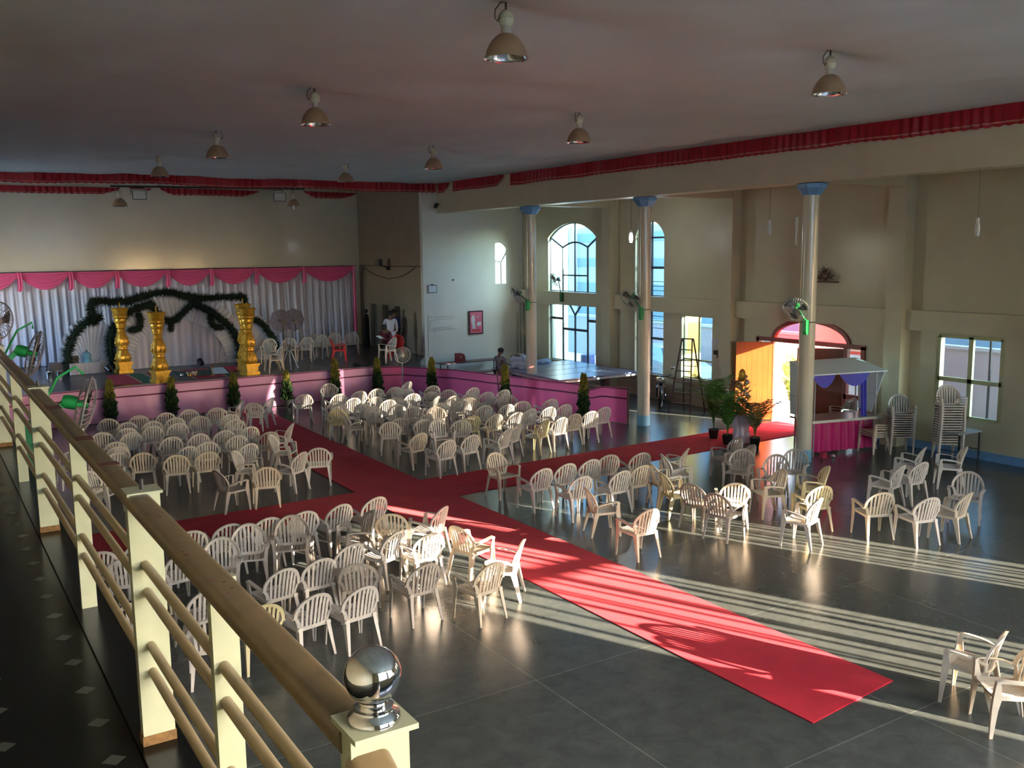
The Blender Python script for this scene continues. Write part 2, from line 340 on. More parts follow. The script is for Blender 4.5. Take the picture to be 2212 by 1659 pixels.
MB().poly([(20.86,y,z) for y,z in ap]).build('fanlight_pane',FRST,D,fix=False)
for y0,y1 in ((15.8,16.22),(18.86,19.32)):
    for z0,z1 in ((.12,.95),(1.08,2.3)): MB().poly([(20.86,y0,z0),(20.86,y1,z0),(20.86,y1,z1),(20.86,y0,z1)]).build('sidelight_pane',GL,D,fix=False)
def leaf(hx,hy,fx,fy,h,label):
    L=math.hypot(fx-hx,fy-hy); t=thing('door_leaf',label,'door',(hx,hy,.02),math.atan2(fy-hy,fx-hx),'leaves of the entrance door'); t['kind']='thing'
    b=MB().box(0,L,-.02,.02,0,h); n=7
    b.build('panel',ORG,t)
    r=MB()
    for q in range(1,n): xx=L*q/n; r.box(xx-.004,xx+.004,-.0225,.0225,.03,h-.03)
    r.build('groove',mat('dark_varnish_groove',(.26,.06,.012),rough=.5),t)
    k=MB().box(L-.10,L-.06,-.06,.06,.95,1.15); k.build('handle',CHROME,t,smooth=30); return t
leaf(20.84,18.76,20.07,19.50,2.27,'orange wooden door leaf swung wide open, sunlit, behind the flower stand')
leaf(20.84,16.34,20.02,17.22,2.27,'brown wooden door leaf half open behind the white canopy stall')
# ---------------------------------------------------------------- balcony and railing
bal=struct('floor_balcony',MB().box(XL,.66,YN,32,3.2,3.4),GRAN)
dm=MB()
for r_ in range(0,50):
    for c_ in range(6):
        cx_=.42-.29*c_; cy_=.75+.29*r_+(0 if c_%2 else 0)
        dm.add([(cx_-.038,cy_,3.4006),(cx_,cy_-.038,3.4006),(cx_+.038,cy_,3.4006),(cx_,cy_+.038,3.4006)],[(0,1,2,3)])
dm.build('diamond_inlay',mat('grey_marble_inlay',(.05,.055,.045),rough=.3),bal,fix=False)
MB().box(.50,.66,YN,32,3.4,3.412).build('kerb',GRAN,bal)
RX=.545; RZ=4.25; PX=.565
rail=thing('balcony_railing','cream painted steel balcony railing with worn brown handrail and steel balls','railing',(RX,1.4,3.4))
def loc(mb,o=None): return mb.xf(Matrix.Translation((-RX,-1.4,-3.4)))
POSTS=[(1.315,1,1),(2.2,0,0),(3.10,1,2),(4.52,0,0),(5.95,1,2),(7.40,0,0),(8.9,1,1),(10.35,0,0),(11.8,1,2),(13.2,0,0),(14.7,1,1),(17.6,1,2),(20.5,1,1),(23.4,1,2),(26.3,1,1),(29.2,1,2)]
for py,big,top in POSTS:
    w_=.05 if big else .032; h_=RZ-.012 if not big else RZ+.005
    d_=.022 if big else .016
    p=loc(MB().box(PX-w_,PX+w_,py-d_,py+d_,3.412,h_)).build('post',STEELP,rail)
    if big:
        loc(MB().box(PX-w_-.003,PX+w_+.003,py-d_-.003,py+d_+.003,3.412,3.445)).build('rusty_foot',mat('rusty_post_foot',(.22,.11,.03),rough=.8,noise_=.5,scale=40),p)
        loc(MB().box(PX-.054,PX+.054,py-.050,py+.050,RZ+.003,RZ+.012)).build('cap_plate',STEELP,p)
        if top==1:
            loc(MB().lathe([(.042,0),(.042,.010),(.032,.016),(.030,.022),(.032,.026),(.024,.031),(.026,.036)],(PX,py,RZ+.012),28)).build('ball_collar',CHROME,p,smooth=60)
            loc(MB().sphere((PX,py,RZ+.087),.046,32,20)).build('ball',CHROME,p,smooth=True)
        elif top==2:
            loc(MB().tube([(PX,py,RZ+.012),(PX,py,RZ+.045)],.007,8)).build('bare_stud',DARK,p)
def rrect(w,h,r=.018,n=4):
    pts=[]
    for cx_,cz_,a0 in ((w/2-r,h/2-r,0),(-w/2+r,h/2-r,90),(-w/2+r,-h/2+r,180),(w/2-r,-h/2+r,270)):
        for i in range(n+1): a=math.radians(a0+90*i/n); pts.append((cx_+r*math.cos(a),cz_+r*math.sin(a)))
    return pts
sec=rrect(.074,.05)
def hand(a,b):
    a,b=Vector(a),Vector(b); n=len(sec); vs=[(a.x+p,a.y,a.z+q) for p,q in sec]+[(b.x+p,b.y,b.z+q) for p,q in sec]
    return MB().add(vs,[(i,(i+1)%n,n+(i+1)%n,n+i) for i in range(n)]+[tuple(range(n)),tuple(range(2*n-1,n-1,-1))])
hr=loc(hand((RX,1.33,RZ-.018),(RX,31.9,RZ-.018))).build('handrail',RAILM,rail,smooth=40)
loc(hand((RX,1.30,RZ-.05),(RX,.35,3.75))).build('stair_handrail',RAILM,rail,smooth=40)
for y0,l in ((2.02,.015),(2.10,.012),(2.35,.02),(2.75,.012),(4.15,.05),(5.1,.025),(3.62,.03),(3.4,.02)):
    for k in range(2):
        xx=RX+random.uniform(-.03,.02); ww=random.uniform(.006,.02)
        loc(MB().box(xx,xx+ww,y0+k*.03,y0+k*.03+l*.5,RZ+.0065,RZ+.0076)).build('scuff',RUST,hr)
for y0,l in ((4.10,.10),(3.55,.06),(5.05,.12)):
    loc(MB().box(RX-.034,RX+.034,y0,y0+l,RZ+.0065,RZ+.0078)).build('scuff',RUST,hr)
for z_ in (4.02,3.93,3.75,3.66):
    loc(MB().tube([(RX+.012,1.38,z_),(RX+.012,31.9,z_)],.0145,12)).build('lower_rail',LRAIL,rail,smooth=60)
    loc(MB().tube([(RX+.012,1.36,z_-.03),(RX+.012,.35,z_-.48)],.0145,12)).build('stair_rail',RAILM,rail,smooth=60)
# ---------------------------------------------------------------- carpets
cp=MB()
def strip(mb,pts,z=.012):
    pts=[(x_,y_,.0005) for x_,y_ in pts]; mb.prism(pts,(0,0,z)); return mb
tag(strip(MB(),[(7.66,6.23),(9.215,6.38),(9.13,16.62),(7.50,16.55)]).build('carpet_runner',RED),'long red carpet runner crossing sunlight stripes towards the camera side','carpet',group='red carpet runners')
tag(strip(MB(),[(7.50,18.03),(9.10,18.2),(9.28,29.8),(8.0,29.7),(7.52,24.5)]).build('carpet_runner',RED),'red carpet runner between the rear chair blocks ending at the pink stage skirt','carpet',group='red carpet runners')
tag(strip(MB(),[(-1.2,16.62),(7.5,16.55),(19.9,16.88),(20.8,16.9),(20.8,18.55),(9.1,18.2),(7.5,18.03),(-1.2,17.95)],.0135).build('carpet_runner',RED),'red carpet runner crossing the hall sideways to the entrance door','carpet',group='red carpet runners')
# ---------------------------------------------------------------- red pleated valances
VAL=clothmat('red_satin_valance',(.40,.008,.020),.25,.45); VALT=mat('faded_gold_stitching',(.50,.20,.14),rough=.6)
def valance(p0,p1,h,label,fall=(0,0),wob=.03,seed=0,grp='red pleated valances'):
    p0,p1=Vector(p0),Vector(p1); L=(p1-p0).length; d=(p1-p0)/L; nrm=Vector((d.y,-d.x,0)); n=int(L*36)
    rng=random.Random(seed)
    ph=[rng.uniform(.7,1.3) for _ in range(n+2)]
    def prof(u):
        hh=h*(1+.10*noise.noise(Vector((u*L*.7,seed,0)))); e0,e1=fall
        if e0: hh*=min(1,(u*L/e0)**.6)if u>0 else 0.15
        if e1: hh*=max(.15,min(1,((1-u)*L/e1))**.6) if u<1 else .15
        return max(hh,.02)
    def fn(u,v):
        s=u*L; a=.028*math.sin(s*2*PI*4.6+1.2*math.sin(s*3.1+seed))*(.35+.65*v)+.015*math.sin(s*31)
        top=wob*noise.noise(Vector((s*.25,seed*3.1,7)))
        p=p0+d*s+nrm*(a+.02); return (p.x,p.y,p.z+top-prof(u)*v-(.012*math.sin(s*2*PI*4.6) if v>.9 else 0))
    o=MB().grid(fn,n*2,4).build('ceiling_valance',VAL,smooth=True,fix=False)
    def fn2(u,v):
        a=fn(u,.80+.07*v); return (a[0]+nrm.x*.004,a[1]+nrm.y*.004,a[2])
    MB().grid(fn2,n*2,1).build('stitched_trim',VALT,o,fix=False)
    return tag(o,label,'valance',grp)
xb=XB-.03
valance((xb,26.7,ZC+.02),(xb,YN+.1,ZC+.02),.40,'long red pleated valance along the side beam above the columns',wob=.02,seed=1)
valance((xb,30.6,ZC+.0),(xb,27.1,ZC+.0),.36,'short red valance piece on the beam next to the far corner',fall=(0,.5),seed=2,wob=.0)
valance((xb-.0,31.75,ZC-.02),(xb,30.9,ZC-.02),.34,'smallest red valance piece where beam meets the stage front',fall=(0,.5),seed=3,wob=0)
valance((XL,31.85,ZC-.02),(16.9,31.85,ZC-.03),.33,'long wavy red pleated valance across the hall in front of the stage',wob=.16,seed=4)
for i,(a,b,l) in enumerate(((-2,6.9,'long dark red valance at top of stage wall, left of gap'),(7.2,8.0,'tiny dark red valance scrap between two gaps on stage wall'),(8.3,12.1,'dark red valance piece in the middle top of the stage wall'),(14.0,16.3,'dark red valance piece at the right top corner of stage wall'))):
    valance((a,37.93,7.50),(b,37.93,7.46),.25,l,fall=(.5 if i else 0,.7),wob=.03,seed=10+i,grp='dark red valances on the stage wall')
# ---------------------------------------------------------------- pendant lamps
SHADE=mat('tan_enamel_shade',(.36,.24,.14),rough=.4,noise_=.12,scale=9); HOUS=mat('cream_lamp_housing',(.55,.52,.36),rough=.45,noise_=.15,scale=20); REFL=mat('silver_reflector',(.85,.87,.88),rough=.16,metal=1)
def pendant(x,y,zc,label,bulb=False,sc=1.0,rz=0,grp='high-bay pendant lamps under the hall ceiling'):
    t=thing('pendant_lamp',label,'lamp',(x,y,zc),rz,grp); t.scale=(sc,)*3
    MB().tube([(0,0,.02),(0,0,-.04)],.012,8).build('hook',DARK,t)
    b=MB()
    for i in range(4):
        pts=[(.014*math.cos(a),.0 if i%2 else .014*math.sin(a),-.04-.022*i+.018*(math.sin(a) if i%2 else 0)) for a in [2*PI*k/8 for k in range(8)]]
        pts=[(.010*math.cos(a)*(i%2),.010*math.cos(a)*(1-i%2),-.045-.02*i+.014*math.sin(a)) for a in [2*PI*k/8 for k in range(8)]]
        b.tube(pts,.004,5,closed=True)
    b.build('chain',DARK,t)
    MB().lathe([(.0,-.105),(.03,-.108),(.055,-.125),(.078,-.155),(.086,-.19),(.088,-.20),(.082,-.205),(.082,-.235),(.074,-.262),(.060,-.278),(.0,-.28)],n=28).build('ballast_housing',HOUS,t,smooth=50)
    MB().lathe([(.056,-.275),(.056,-.365),(.060,-.37)],n=24).build('neck',mat('bare_aluminium',(.62,.60,.52),rough=.35,metal=.5),t,smooth=50)
    sh=MB().lathe([(.045,-.355),(.075,-.36),(.115,-.385),(.155,-.425),(.19,-.475),(.215,-.53),(.228,-.585),(.243,-.61),(.243,-.618)],n=40); s=sh.build('shade',SHADE,t,smooth=50)
    MB().lathe([(.04,-.372),(.07,-.372),(.11,-.397),(.15,-.437),(.183,-.487),(.207,-.54),(.222,-.59),(.238,-.616),(.243,-.618)],n=40).build('reflector',REFL,s,smooth=60)
    c=MB().tube([(.02,0,-.01),(-.07,.0,-.04),(-.13,.01,-.12),(-.135,.01,-.20),(-.11,0,-.24),(-.082,0,-.20)],.006,6); c.build('cable',BLACKP,t,smooth=True)
    if bulb: MB().lathe([(.0,-.76),(.028,-.755),(.035,-.72),(.035,-.56),(.02,-.50)],n=14).build('bulb',mat('white_bulb_glass',(.85,.87,.85),rough=.2),t,smooth=True)
    else: MB().lathe([(.0,-.57),(.03,-.56),(.045,-.53),(.045,-.47),(.02,-.40)],n=14).build('bulb',mat('white_bulb_glass',(.85,.87,.85),rough=.2),t,smooth=True)
    return t
nm=['nearest lamp of the left row, largest over the hall centre','second lamp in the left row, above the red carpet crossing','third lamp of the left row counting from the balcony','farthest lamp of the left row, nearly touching the red valance',
 'nearest lamp of the right row, close to the side beam','second lamp in the right row near the side beam','third lamp of the right row counting from the balcony','farthest lamp in the right row, overlapping the red valance']
for i,(x_,y_) in enumerate(LAMPS): pendant(x_,y_,ceilz(x_,y_)+.0,'tan dome pendant lamp, '+nm[i],rz=[0,.2,2.6,1,0,.4,.1,2][i])
pipe=tag(MB().tube([(5.7,33.0,7.19),(12.2,33.0,7.25)],.03,8).build('lighting_pipe',DARK),'thin dark pipe hung high above the stage carrying lamps','pipe')
b=MB()
for x_ in (7.2,9.2,10.8): b.tube([(x_,33,7.2),(x_,33,7.62)],.006,5)
b.build('hanger_wire',DARK,pipe)
pendant(5.95,33,7.17,'tan dome lamp on the stage pipe, left end','1'==2,1.0,0,'dome lamps on the stage pipe'); pendant(11.78,33,7.22,'tan dome lamp with long white bulb on the stage pipe, right end',True,.92,0,'dome lamps on the stage pipe')
def floodlight(x,y,z,label):
    t=thing('floodlight',label,'floodlight',(x,y,z),0,'grey floodlights on the stage pipe')
    MB().box(-.24,.24,-.10,.10,-.22,-.05).build('body',mat('grey_cast_metal',(.34,.33,.28),rough=.5),t)
    MB().box(-.20,.20,-.115,-.10,-.36,-.12).build('glass_front',mat('pale_flood_glass',(.62,.62,.60),rough=.2),t)
    b=MB(); 
    for a in (-.21,.21): b.bar((a,-.10,-.10),(a,-.12,-.38),.02)
    b.bar((-.21,-.12,-.38),(.21,-.12,-.38),.02); b.build('frame',DARK,t)
    b=MB(); b.tube([(-.18,0,-.06),(-.15,0,.0),(.15,0,0),(.18,0,-.06)],.012,6); b.build('bracket',DARK,t)
floodlight(6.55,33,7.16,'grey box floodlight hanging beside the left stage dome lamp'); floodlight(11.25,33,7.18,'grey box floodlight hanging left of the long-bulb stage lamp')
# ---------------------------------------------------------------- stage curtain, swags
WCL=clothmat('white_sheer_cloth',(.70,.70,.82),.25,.6); PINK=clothmat('bright_pink_satin',(.92,.15,.36),.25,.35,.6)
SKP=clothmat('pink_satin_skirting',(.95,.42,.70),.15,.28,.6,coat=.35); SKD=mat('maroon_lace_border',(.25,.03,.09),rough=.7,noise_=.5,scale=60); SKS=clothmat('hot_pink_satin',(.95,.17,.42),.2,.3,.6,coat=.25)
def curt(u,v):
    x=XL+.05+(15.85-XL-.05)*u; z=1.07+3.33*v
    a=.035*math.sin(x*2*PI*3.3+1.5*math.sin(x*1.7))+.02*math.sin(x*2*PI*7.1+z*.8)+.015*math.sin(x*2*PI*1.1)
    return (x,37.45+a*(1.2-.4*v)+.05*noise.noise(Vector((x*.6,z*.5,2))),z)
tag(MB().grid(curt,900,8).build('stage_curtain',WCL,smooth=True,fix=False),'wide white pleated curtain hung along the stage wall behind the arch','curtain')
tag(MB().tube([(XL,37.36,4.43),(15.95,37.36,4.42)],.016,6).build('curtain_rail',DARK),'thin dark rail carrying the pink swags on the stage wall','rail')
SX=[-1.6,0,1.6,3.23,4.87,6.43,8.23,9.87,11.63,13.6,15.85]
swl=['outermost left pink satin swag cut by the picture edge','pink satin swag hung at far left of the curtain top','pink satin swag over the curtain left of the garland arch','pink satin swag just above the left end of the green garland','pink satin swag above the left gold pillar','pink satin swag above the middle of the garland arch','pink satin swag above the right half of the garland arch','brightest pink satin swag above the right pair of gold pillars','pink satin swag above the two photo umbrellas','widest pink satin swag at the right end of the stage curtain']
for i in range(10):
    a,b_=SX[i],SX[i+1]; L=b_-a
    def fn(u,v):
        x=a+L*u; s=math.sin(PI*u)**.75 if 0<u<1 else 0
        z=4.41-v*(.03+.58*s); y=37.33-.05*s*math.sin(v*PI*.9)-.022*math.sin(v*2*PI*5.5)*s
        return (x,y,z)
    tag(MB().grid(fn,40,40).build('pink_swag',PINK,smooth=True,fix=False),swl[i],'swag',group='pink swags over the stage curtain')
for i in range(1,10):
    xx=SX[i]
    def fn(u,v): return (xx-.09+.18*u+.03*math.sin(v*3),37.24+.03*math.sin(u*2*PI*2),4.42-v*(.68-.12*abs(u-.4)))
    o=MB().grid(fn,14,8).build('pink_tail',PINK,smooth=True,fix=False)
    tag(o,'narrow pink satin tail hanging between '+['','two leftmost','second and third','third and fourth','fourth and fifth','fifth and sixth','sixth and seventh','seventh and eighth','eighth and ninth','the two rightmost'][i]+' pink swags','curtain tail',group='pink tails between the swags')
def fn(u,v): return (15.72+.13*u-.02*v+.05*v*u,37.25+.03*math.sin(u*9),4.42-v*2.75)
tag(MB().grid(fn,8,20).build('pink_drape',PINK,smooth=True,fix=False),'long thin pink drape down the right edge of stage curtain','drape')
# skirting cloth on the stage front and on the low partition
def skirt(name,pts,ztop,label,m,bands=(.30,.02),dips=None,post=None,grp='pink skirting cloths round the stage'):
    P_=[Vector(p+(0,)) for p in pts]; seg=[(P_[i+1]-P_[i]).length for i in range(len(P_)-1)]; L=sum(seg)
    def at(s):
        i=0
        while i<len(seg)-1 and s>seg[i]: s-=seg[i]; i+=1
        d=(P_[i+1]-P_[i]).normalized(); return P_[i]+d*s,Vector((d.y,-d.x,0))
    def fn(u,v,off=0):
        p,n=at(u*L); s=u*L; zt=ztop+(dips(s) if dips else 0)
        a=.010*math.sin(s*2*PI*.8)+.012*(1-v)*math.sin(s*2*PI*2.3+v*3)+.015*noise.noise(Vector((s*1.5,v*2,3)))
        q=p+n*(.05+a+off); return (q.x,q.y,.015+(zt-.015)*v)
    o=MB().grid(lambda u,v:fn(u,v),int(L*24),14).build(name,m,smooth=True,fix=False)
    for zz,hh in ((ztop-.025,.03),(ztop-.30,.045)):
        q=MB(); q.grid(lambda u,v:fn(u,(zz+hh*(v-.5)-.015)/(ztop-.015),.006),int(L*24),1); q.build('lace_border',SKD,o,fix=False)
    return tag(o,label,'skirting cloth',grp),at
xs=[XL,6.45,8.4,10.15,11.75,13.3]
sl=['pink satin skirting on the stage front, left stretch up to the second cypress','pink satin skirting on the stage front, between second and third cypress','bright pink skirting on the stage front where the carpet ends','pink skirting on the stage front, panel with the white sun streak','pink skirting on the stage front, last panel before the corner']
for i in range(5):
    skirt('stage_skirting',[(xs[i],30.1-.012*i),(xs[i+1],30.1-.012*i)],1.055,sl[i],SKP)
side=[(13.3,30.05),(14.23,29.6),(15.29,27.65),(15.8,25.4),(16.58,22.46),(17.10,20.78)]
b=MB()
for i,(p,q) in enumerate(zip(side,side[1:])): b.bar((p[0],p[1],1.0),(q[0],q[1],1.0),.03)
for p in side[1:]: b.bar((p[0],p[1],0),(p[0],p[1],1.06),.04)
tag(b.build('partition_frame',mat('weathered_wood',(.20,.13,.08),rough=.8)),'thin wooden frame carrying the hot pink side skirting cloth','frame')
sl=['hot pink side skirting behind the pedestal fan, next to the corner','hot pink side skirting panel between last two tall cypress bushes','hot pink side skirting with thin pole, right of the centre','hot pink side skirting panel sagging at its right end by the column']
segs=[[side[0],side[1],side[2]],[side[2],side[3]],[side[3],side[4]],[side[4],side[5]]]
for i in range(4):
    skirt('side_skirting',segs[i],1.04,sl[i],SKS,dips=(lambda s:-.13*math.exp(-((s-.45)/.3)**2)) if i==3 else None,grp='hot pink cloths on the partition')
tag(MB().tube([(15.35,24.95,0.0),(15.28,25.0,1.25)],.02,8).build('leaning_pole',mat('weathered_wood',(.2,.13,.08))),'thin dark pole standing in front of the hot pink side skirting','pole')
# ---------------------------------------------------------------- cypress bushes
CYP=mat('cypress_green',(.035,.085,.02),rough=.8,noise_=.5,scale=30); CYY=mat('golden_cypress_tips',(.34,.30,.045),rough=.8,noise_=.4,scale=30); POT=mat('black_nursery_pot',(.015,.015,.016),rough=.5)
def cypress(x,y,h,label,yell=.35,w_=.20,seed=0):
    rng=random.Random(seed); t=thing('potted_cypress',label,'potted bush',(x,y,0),rng.random()*6,'cone cypresses in front of the pink skirting')
    MB().lathe([(.0,.0),(.12,0),(.16,.24),(.175,.25),(.16,.25),(.155,.22),(.0,.22)],n=20).build('pot',POT,t,smooth=40)
    lo=MB(); hi=MB()
    for i in range(1500):
        f=rng.random(); z=.24+(h-.24)*f; r=w_*(1-f**1.6)**.8*(.75+.25*math.sin(f*23+i%3))+.02; a=rng.random()*2*PI; rr=r*math.sqrt(rng.uniform(.25,1))
        p=Vector((rr*math.cos(a),rr*math.sin(a),z)); d=Vector((math.cos(a)*.6,math.sin(a)*.6,1)).normalized(); s=rng.uniform(.035,.08)
        side_=d.cross(Vector((rng.uniform(-1,1),rng.uniform(-1,1),.2))).normalized()*s*.32
        mb=hi if f>1-yell+rng.uniform(-.12,.12) else lo
        mb.add([p-side_,p+side_,p+d*s*1.6],[(0,1,2)])
        mb.add([p+side_,p+d*s+side_*2.2,p+d*s*.9],[(0,1,2)])
    lo.build('foliage',CYP,t,fix=False)
    if len(hi.v): hi.build('golden_tip_foliage',CYY,t,fix=False)
    MB().tube([(0,0,.2),(0,0,h*.8)],.015,6).build('stem',mat('brown_stem',(.10,.06,.03)),t)
    return t
for i,(x_,y_,h_,l,yl) in enumerate(((4.71,29.72,1.30,'slim cypress in pot, leftmost, behind the balcony fan',.45),(6.47,29.72,1.22,'slim cypress in pot below the middle-left gold pillar',.35),(8.37,29.72,1.2,'slim cypress in pot beside the far end of the carpet',.35),(10.1,29.72,1.16,'slim cypress in pot right of the stage carpet end, darkest base',.35),
   (11.79,29.72,1.42,'brightest yellow-green slim cypress in pot before the stage front',.6),(13.29,29.62,1.32,'slim cypress in pot at the stage corner left of pedestal fan',.35),(14.62,28.15,1.38,'slim cypress in pot just right of the pedestal fan',.4),(15.30,24.55,1.45,'golden-topped cypress in pot in front of hot pink partition centre',.5),(16.05,21.5,1.42,'tall narrow cypress in pot near the right end of pink partition',.45))):
    cypress(x_,y_,h_,l,yl,.17,i+3)
# ---------------------------------------------------------------- gold pillars
GOLD=mat('gold_paint',(.72,.40,.045),rough=.34,metal=.55,noise_=.30,scale=14,bump=.3)
def pillar():
    t=thing('gold_pillar','x','pillar',(0,0,0))
    MB().box(-.24,.24,-.24,.24,0,.10).box(-.20,.20,-.20,.20,.10,.27).box(-.225,.225,-.225,.225,.27,.33).box(-.25,.25,-.25,.25,.33,.375).build('plinth',GOLD,t)
    sq=[(.19,.375),(.215,.42),(.225,.50),(.215,.58),(.175,.68),(.15,.76),(.165,.79),(.14,.81),(.135,.86),(.17,.885),(.165,.91),(.185,.97),(.195,1.05),(.18,1.17),(.14,1.27),(.115,1.33)]
    s=MB().lathe(sq,n=16,cap=True,sq=.8).build('carved_shaft',GOLD,t,smooth=35)
    b=MB()
    for k in range(4):
        a=k*PI/2+PI/4*0
        for (zz,r,sx,sz,yy) in ((.50,.235,.045,.11,0),(.46,.228,.04,.06,.12),(.46,.228,.04,.06,-.12),(.62,.20,.035,.06,.06),(.62,.2,.035,.06,-.06),(.84,.145,.035,.05,0),(1.02,.20,.05,.12,0),(.99,.195,.03,.09,.10),(.99,.195,.03,.09,-.10),(1.17,.18,.04,.05,0),(.93,.19,.03,.03,.05),(.93,.19,.03,.03,-.05),(1.28,.13,.03,.04,0)):
            c=Vector((r,yy,zz)); c.rotate(Matrix.Rotation(a,3,'Z')); b.sphere(tuple(c),.5,8,6,(sx*1.2,sx*1.2,sz*1.1))
    b.build('leaf_relief',GOLD,s,smooth=True)
    cp_=[(.115,1.33),(.15,1.345),(.155,1.365),(.12,1.385),(.11,1.41),(.145,1.43),(.145,1.45),(.12,1.47),(.125,1.50),(.15,1.53),(.15,1.56),(.165,1.62),(.16,1.65),(.185,1.68),(.19,1.74),(.20,1.79),(.19,1.82),(.235,1.87),(.24,1.92),(.215,1.95),(.23,1.98),(.24,2.06),(.285,2.16),(.29,2.18),(.27,2.185),(.22,2.14),(.0,2.13)]
    MB().lathe(cp_,n=32).build('turned_capital',GOLD,t,smooth=35)
    return t
P0_=pillar(); P0_['group']='gold wedding pillars on the stage'
for i,(x_,y_,rz_,l) in enumerate(((5.85,33.75,.15,'carved gold pillar standing farther left on the striped mat'),(6.32,30.42,.2,'carved gold pillar at the stage edge, second from left'),(9.16,30.52,.2,'carved gold pillar at the stage edge beside the plastic chairs'),(9.42,31.82,.1,'carved gold pillar mostly hidden behind the right front pillar'))):
    q=P0_ if i==0 else dup(P0_); q.location=(x_,y_,1.055); q.rotation_euler=(0,0,rz_); q['label']=l; q['group']='gold wedding pillars on the stage'
    q.scale=(1,1,1.0 if i!=3 else 1.03)
    if i<2: MB().tube([(0,0,2.13),(0,0,2.36 if i==0 else 2.26)],.018,6).build('candle_stick',GOLD,q)
# ---------------------------------------------------------------- wedding arch
GAR=mat('dark_green_tinsel',(.006,.022,.010),rough=.9,noise_=.5,scale=12); CL2=clothmat('white_lycra',(.78,.82,.90),.3,.6)
ar=thing('wedding_arch','white cloth wedding arch edged with thick dark green garlands on stage','arch',(7.6,34.2,1.055))
def A(mb): return mb.xf(Matrix.Translation((-7.6,-34.2,-1.055)))
cx_,r_=7.85,1.62
def fn(u,v):
    x=cx_-r_+2*r_*u; top=math.sqrt(max(0,r_*r_-(x-cx_)**2)); return (x,34.45+.03*math.sin(x*2*PI*4)+.02*math.sin(x*17),1.07+top*v)
A(MB().grid(fn,120,6)).build('inner_curtain',WCL,ar,smooth=True,fix=False)
def fn(u,v):
    t=PI*u; rr=r_+.02+(1.02)*v; return (cx_-rr*math.cos(t)*1.0,34.30+.025*math.sin(u*2*PI*44),1.07+rr*math.sin(t)*(.98 if rr<2 else .95))
A(MB().grid(fn,400,4)).build('pleated_cloth_ring',CL2,ar,smooth=True,fix=False)
def fn(u,v):
    t=PI*u; rr=1.05*v; return (4.95-rr*math.cos(t),34.42+.02*math.sin(u*2*PI*20),1.07+1.9*v*math.sin(t))
A(MB().grid(fn,120,4)).build('side_cloth_fan',CL2,ar,smooth=True,fix=False)
def fn(u,v):
    t=PI*u; rr=1.1*v; return (10.35-rr*math.cos(t),34.42+.02*math.sin(u*2*PI*20),1.07+1.8*v*math.sin(t))
A(MB().grid(fn,120,4)).build('side_cloth_fan',CL2,ar,smooth=True,fix=False)
def spl(pts,n=10):
    out=[]; P=[Vector(p) for p in pts]; P=[P[0]*2-P[1]]+P+[P[-1]*2-P[-2]]
    for i in range(1,len(P)-2):
        for k in range(n):
            t=k/n; a,b,c,d=P[i-1:i+3]; out.append(.5*((2*b)+(c-a)*t+(2*a-5*b+4*c-d)*t*t+(3*b-a-3*c+d)*t**3))
    out.append(P[-2]); return out
GP=[[(4.22,1.1),(4.2,1.7),(4.4,2.3),(4.8,2.75),(5.3,2.95)],[(5.08,2.75),(5.04,3.15),(5.12,3.46),(5.6,3.44),(6.2,3.44),(6.75,3.60),(7.45,3.70),(8.1,3.55),(8.6,3.44),(9.5,3.46),(10.2,3.44)],
    [(5.72,1.1),(5.55,1.7),(5.6,2.3),(5.85,2.75),(6.3,3.12),(7.0,3.32)],[(8.3,3.30),(8.8,3.05),(9.3,2.68),(9.72,2.2),(9.9,1.7),(9.9,1.1)],
    [(6.95,3.35),(7.15,2.95),(7.55,2.68),(7.95,2.9),(8.35,3.3)],[(7.55,2.66),(7.55,2.36)],[(6.52,3.0),(6.56,2.72),(6.48,2.48),(6.2,2.44)],[(8.92,2.82),(8.95,2.58),(9.1,2.40),(9.36,2.36)],
    [(10.2,3.4),(10.2,3.0),(10.16,2.6)],[(10.2,2.75),(10.75,2.45),(11.1,2.0),(11.3,1.5),(11.36,1.1)]]
wg=[.27,.26,.27,.25,.22,.20,.20,.20,.2,.23]
rg=random.Random(5)
for gi,pts in enumerate(GP):
    P=spl([(p[0],34.12,p[1]) for p in pts],12); b=MB(); A(b.tube([p for p in P],.085,8))
    L=sum((q-p).length for p,q in zip(P,P[1:])); n=int(L*900); b2=MB(); b2.v=b.v; b2.f=b.f; n0=len(b2.v)
    lf=MB()
    for i in range(n):
        k=rg.randrange(len(P)-1); p=P[k].lerp(P[k+1],rg.random()); d=Vector((rg.gauss(0,1),rg.gauss(0,.7),rg.gauss(0,1))).normalized(); s=wg[gi]*rg.uniform(.55,1.1)
        w_=d.cross(Vector((rg.gauss(0,1),rg.gauss(0,1),rg.gauss(0,1)))).normalized()*.016
        lf.add([p-w_,p+w_,p+d*s],[(0,1,2)])
    A(lf); b2.add(lf.v,lf.f); b2.build('garland',GAR,ar,fix=False)
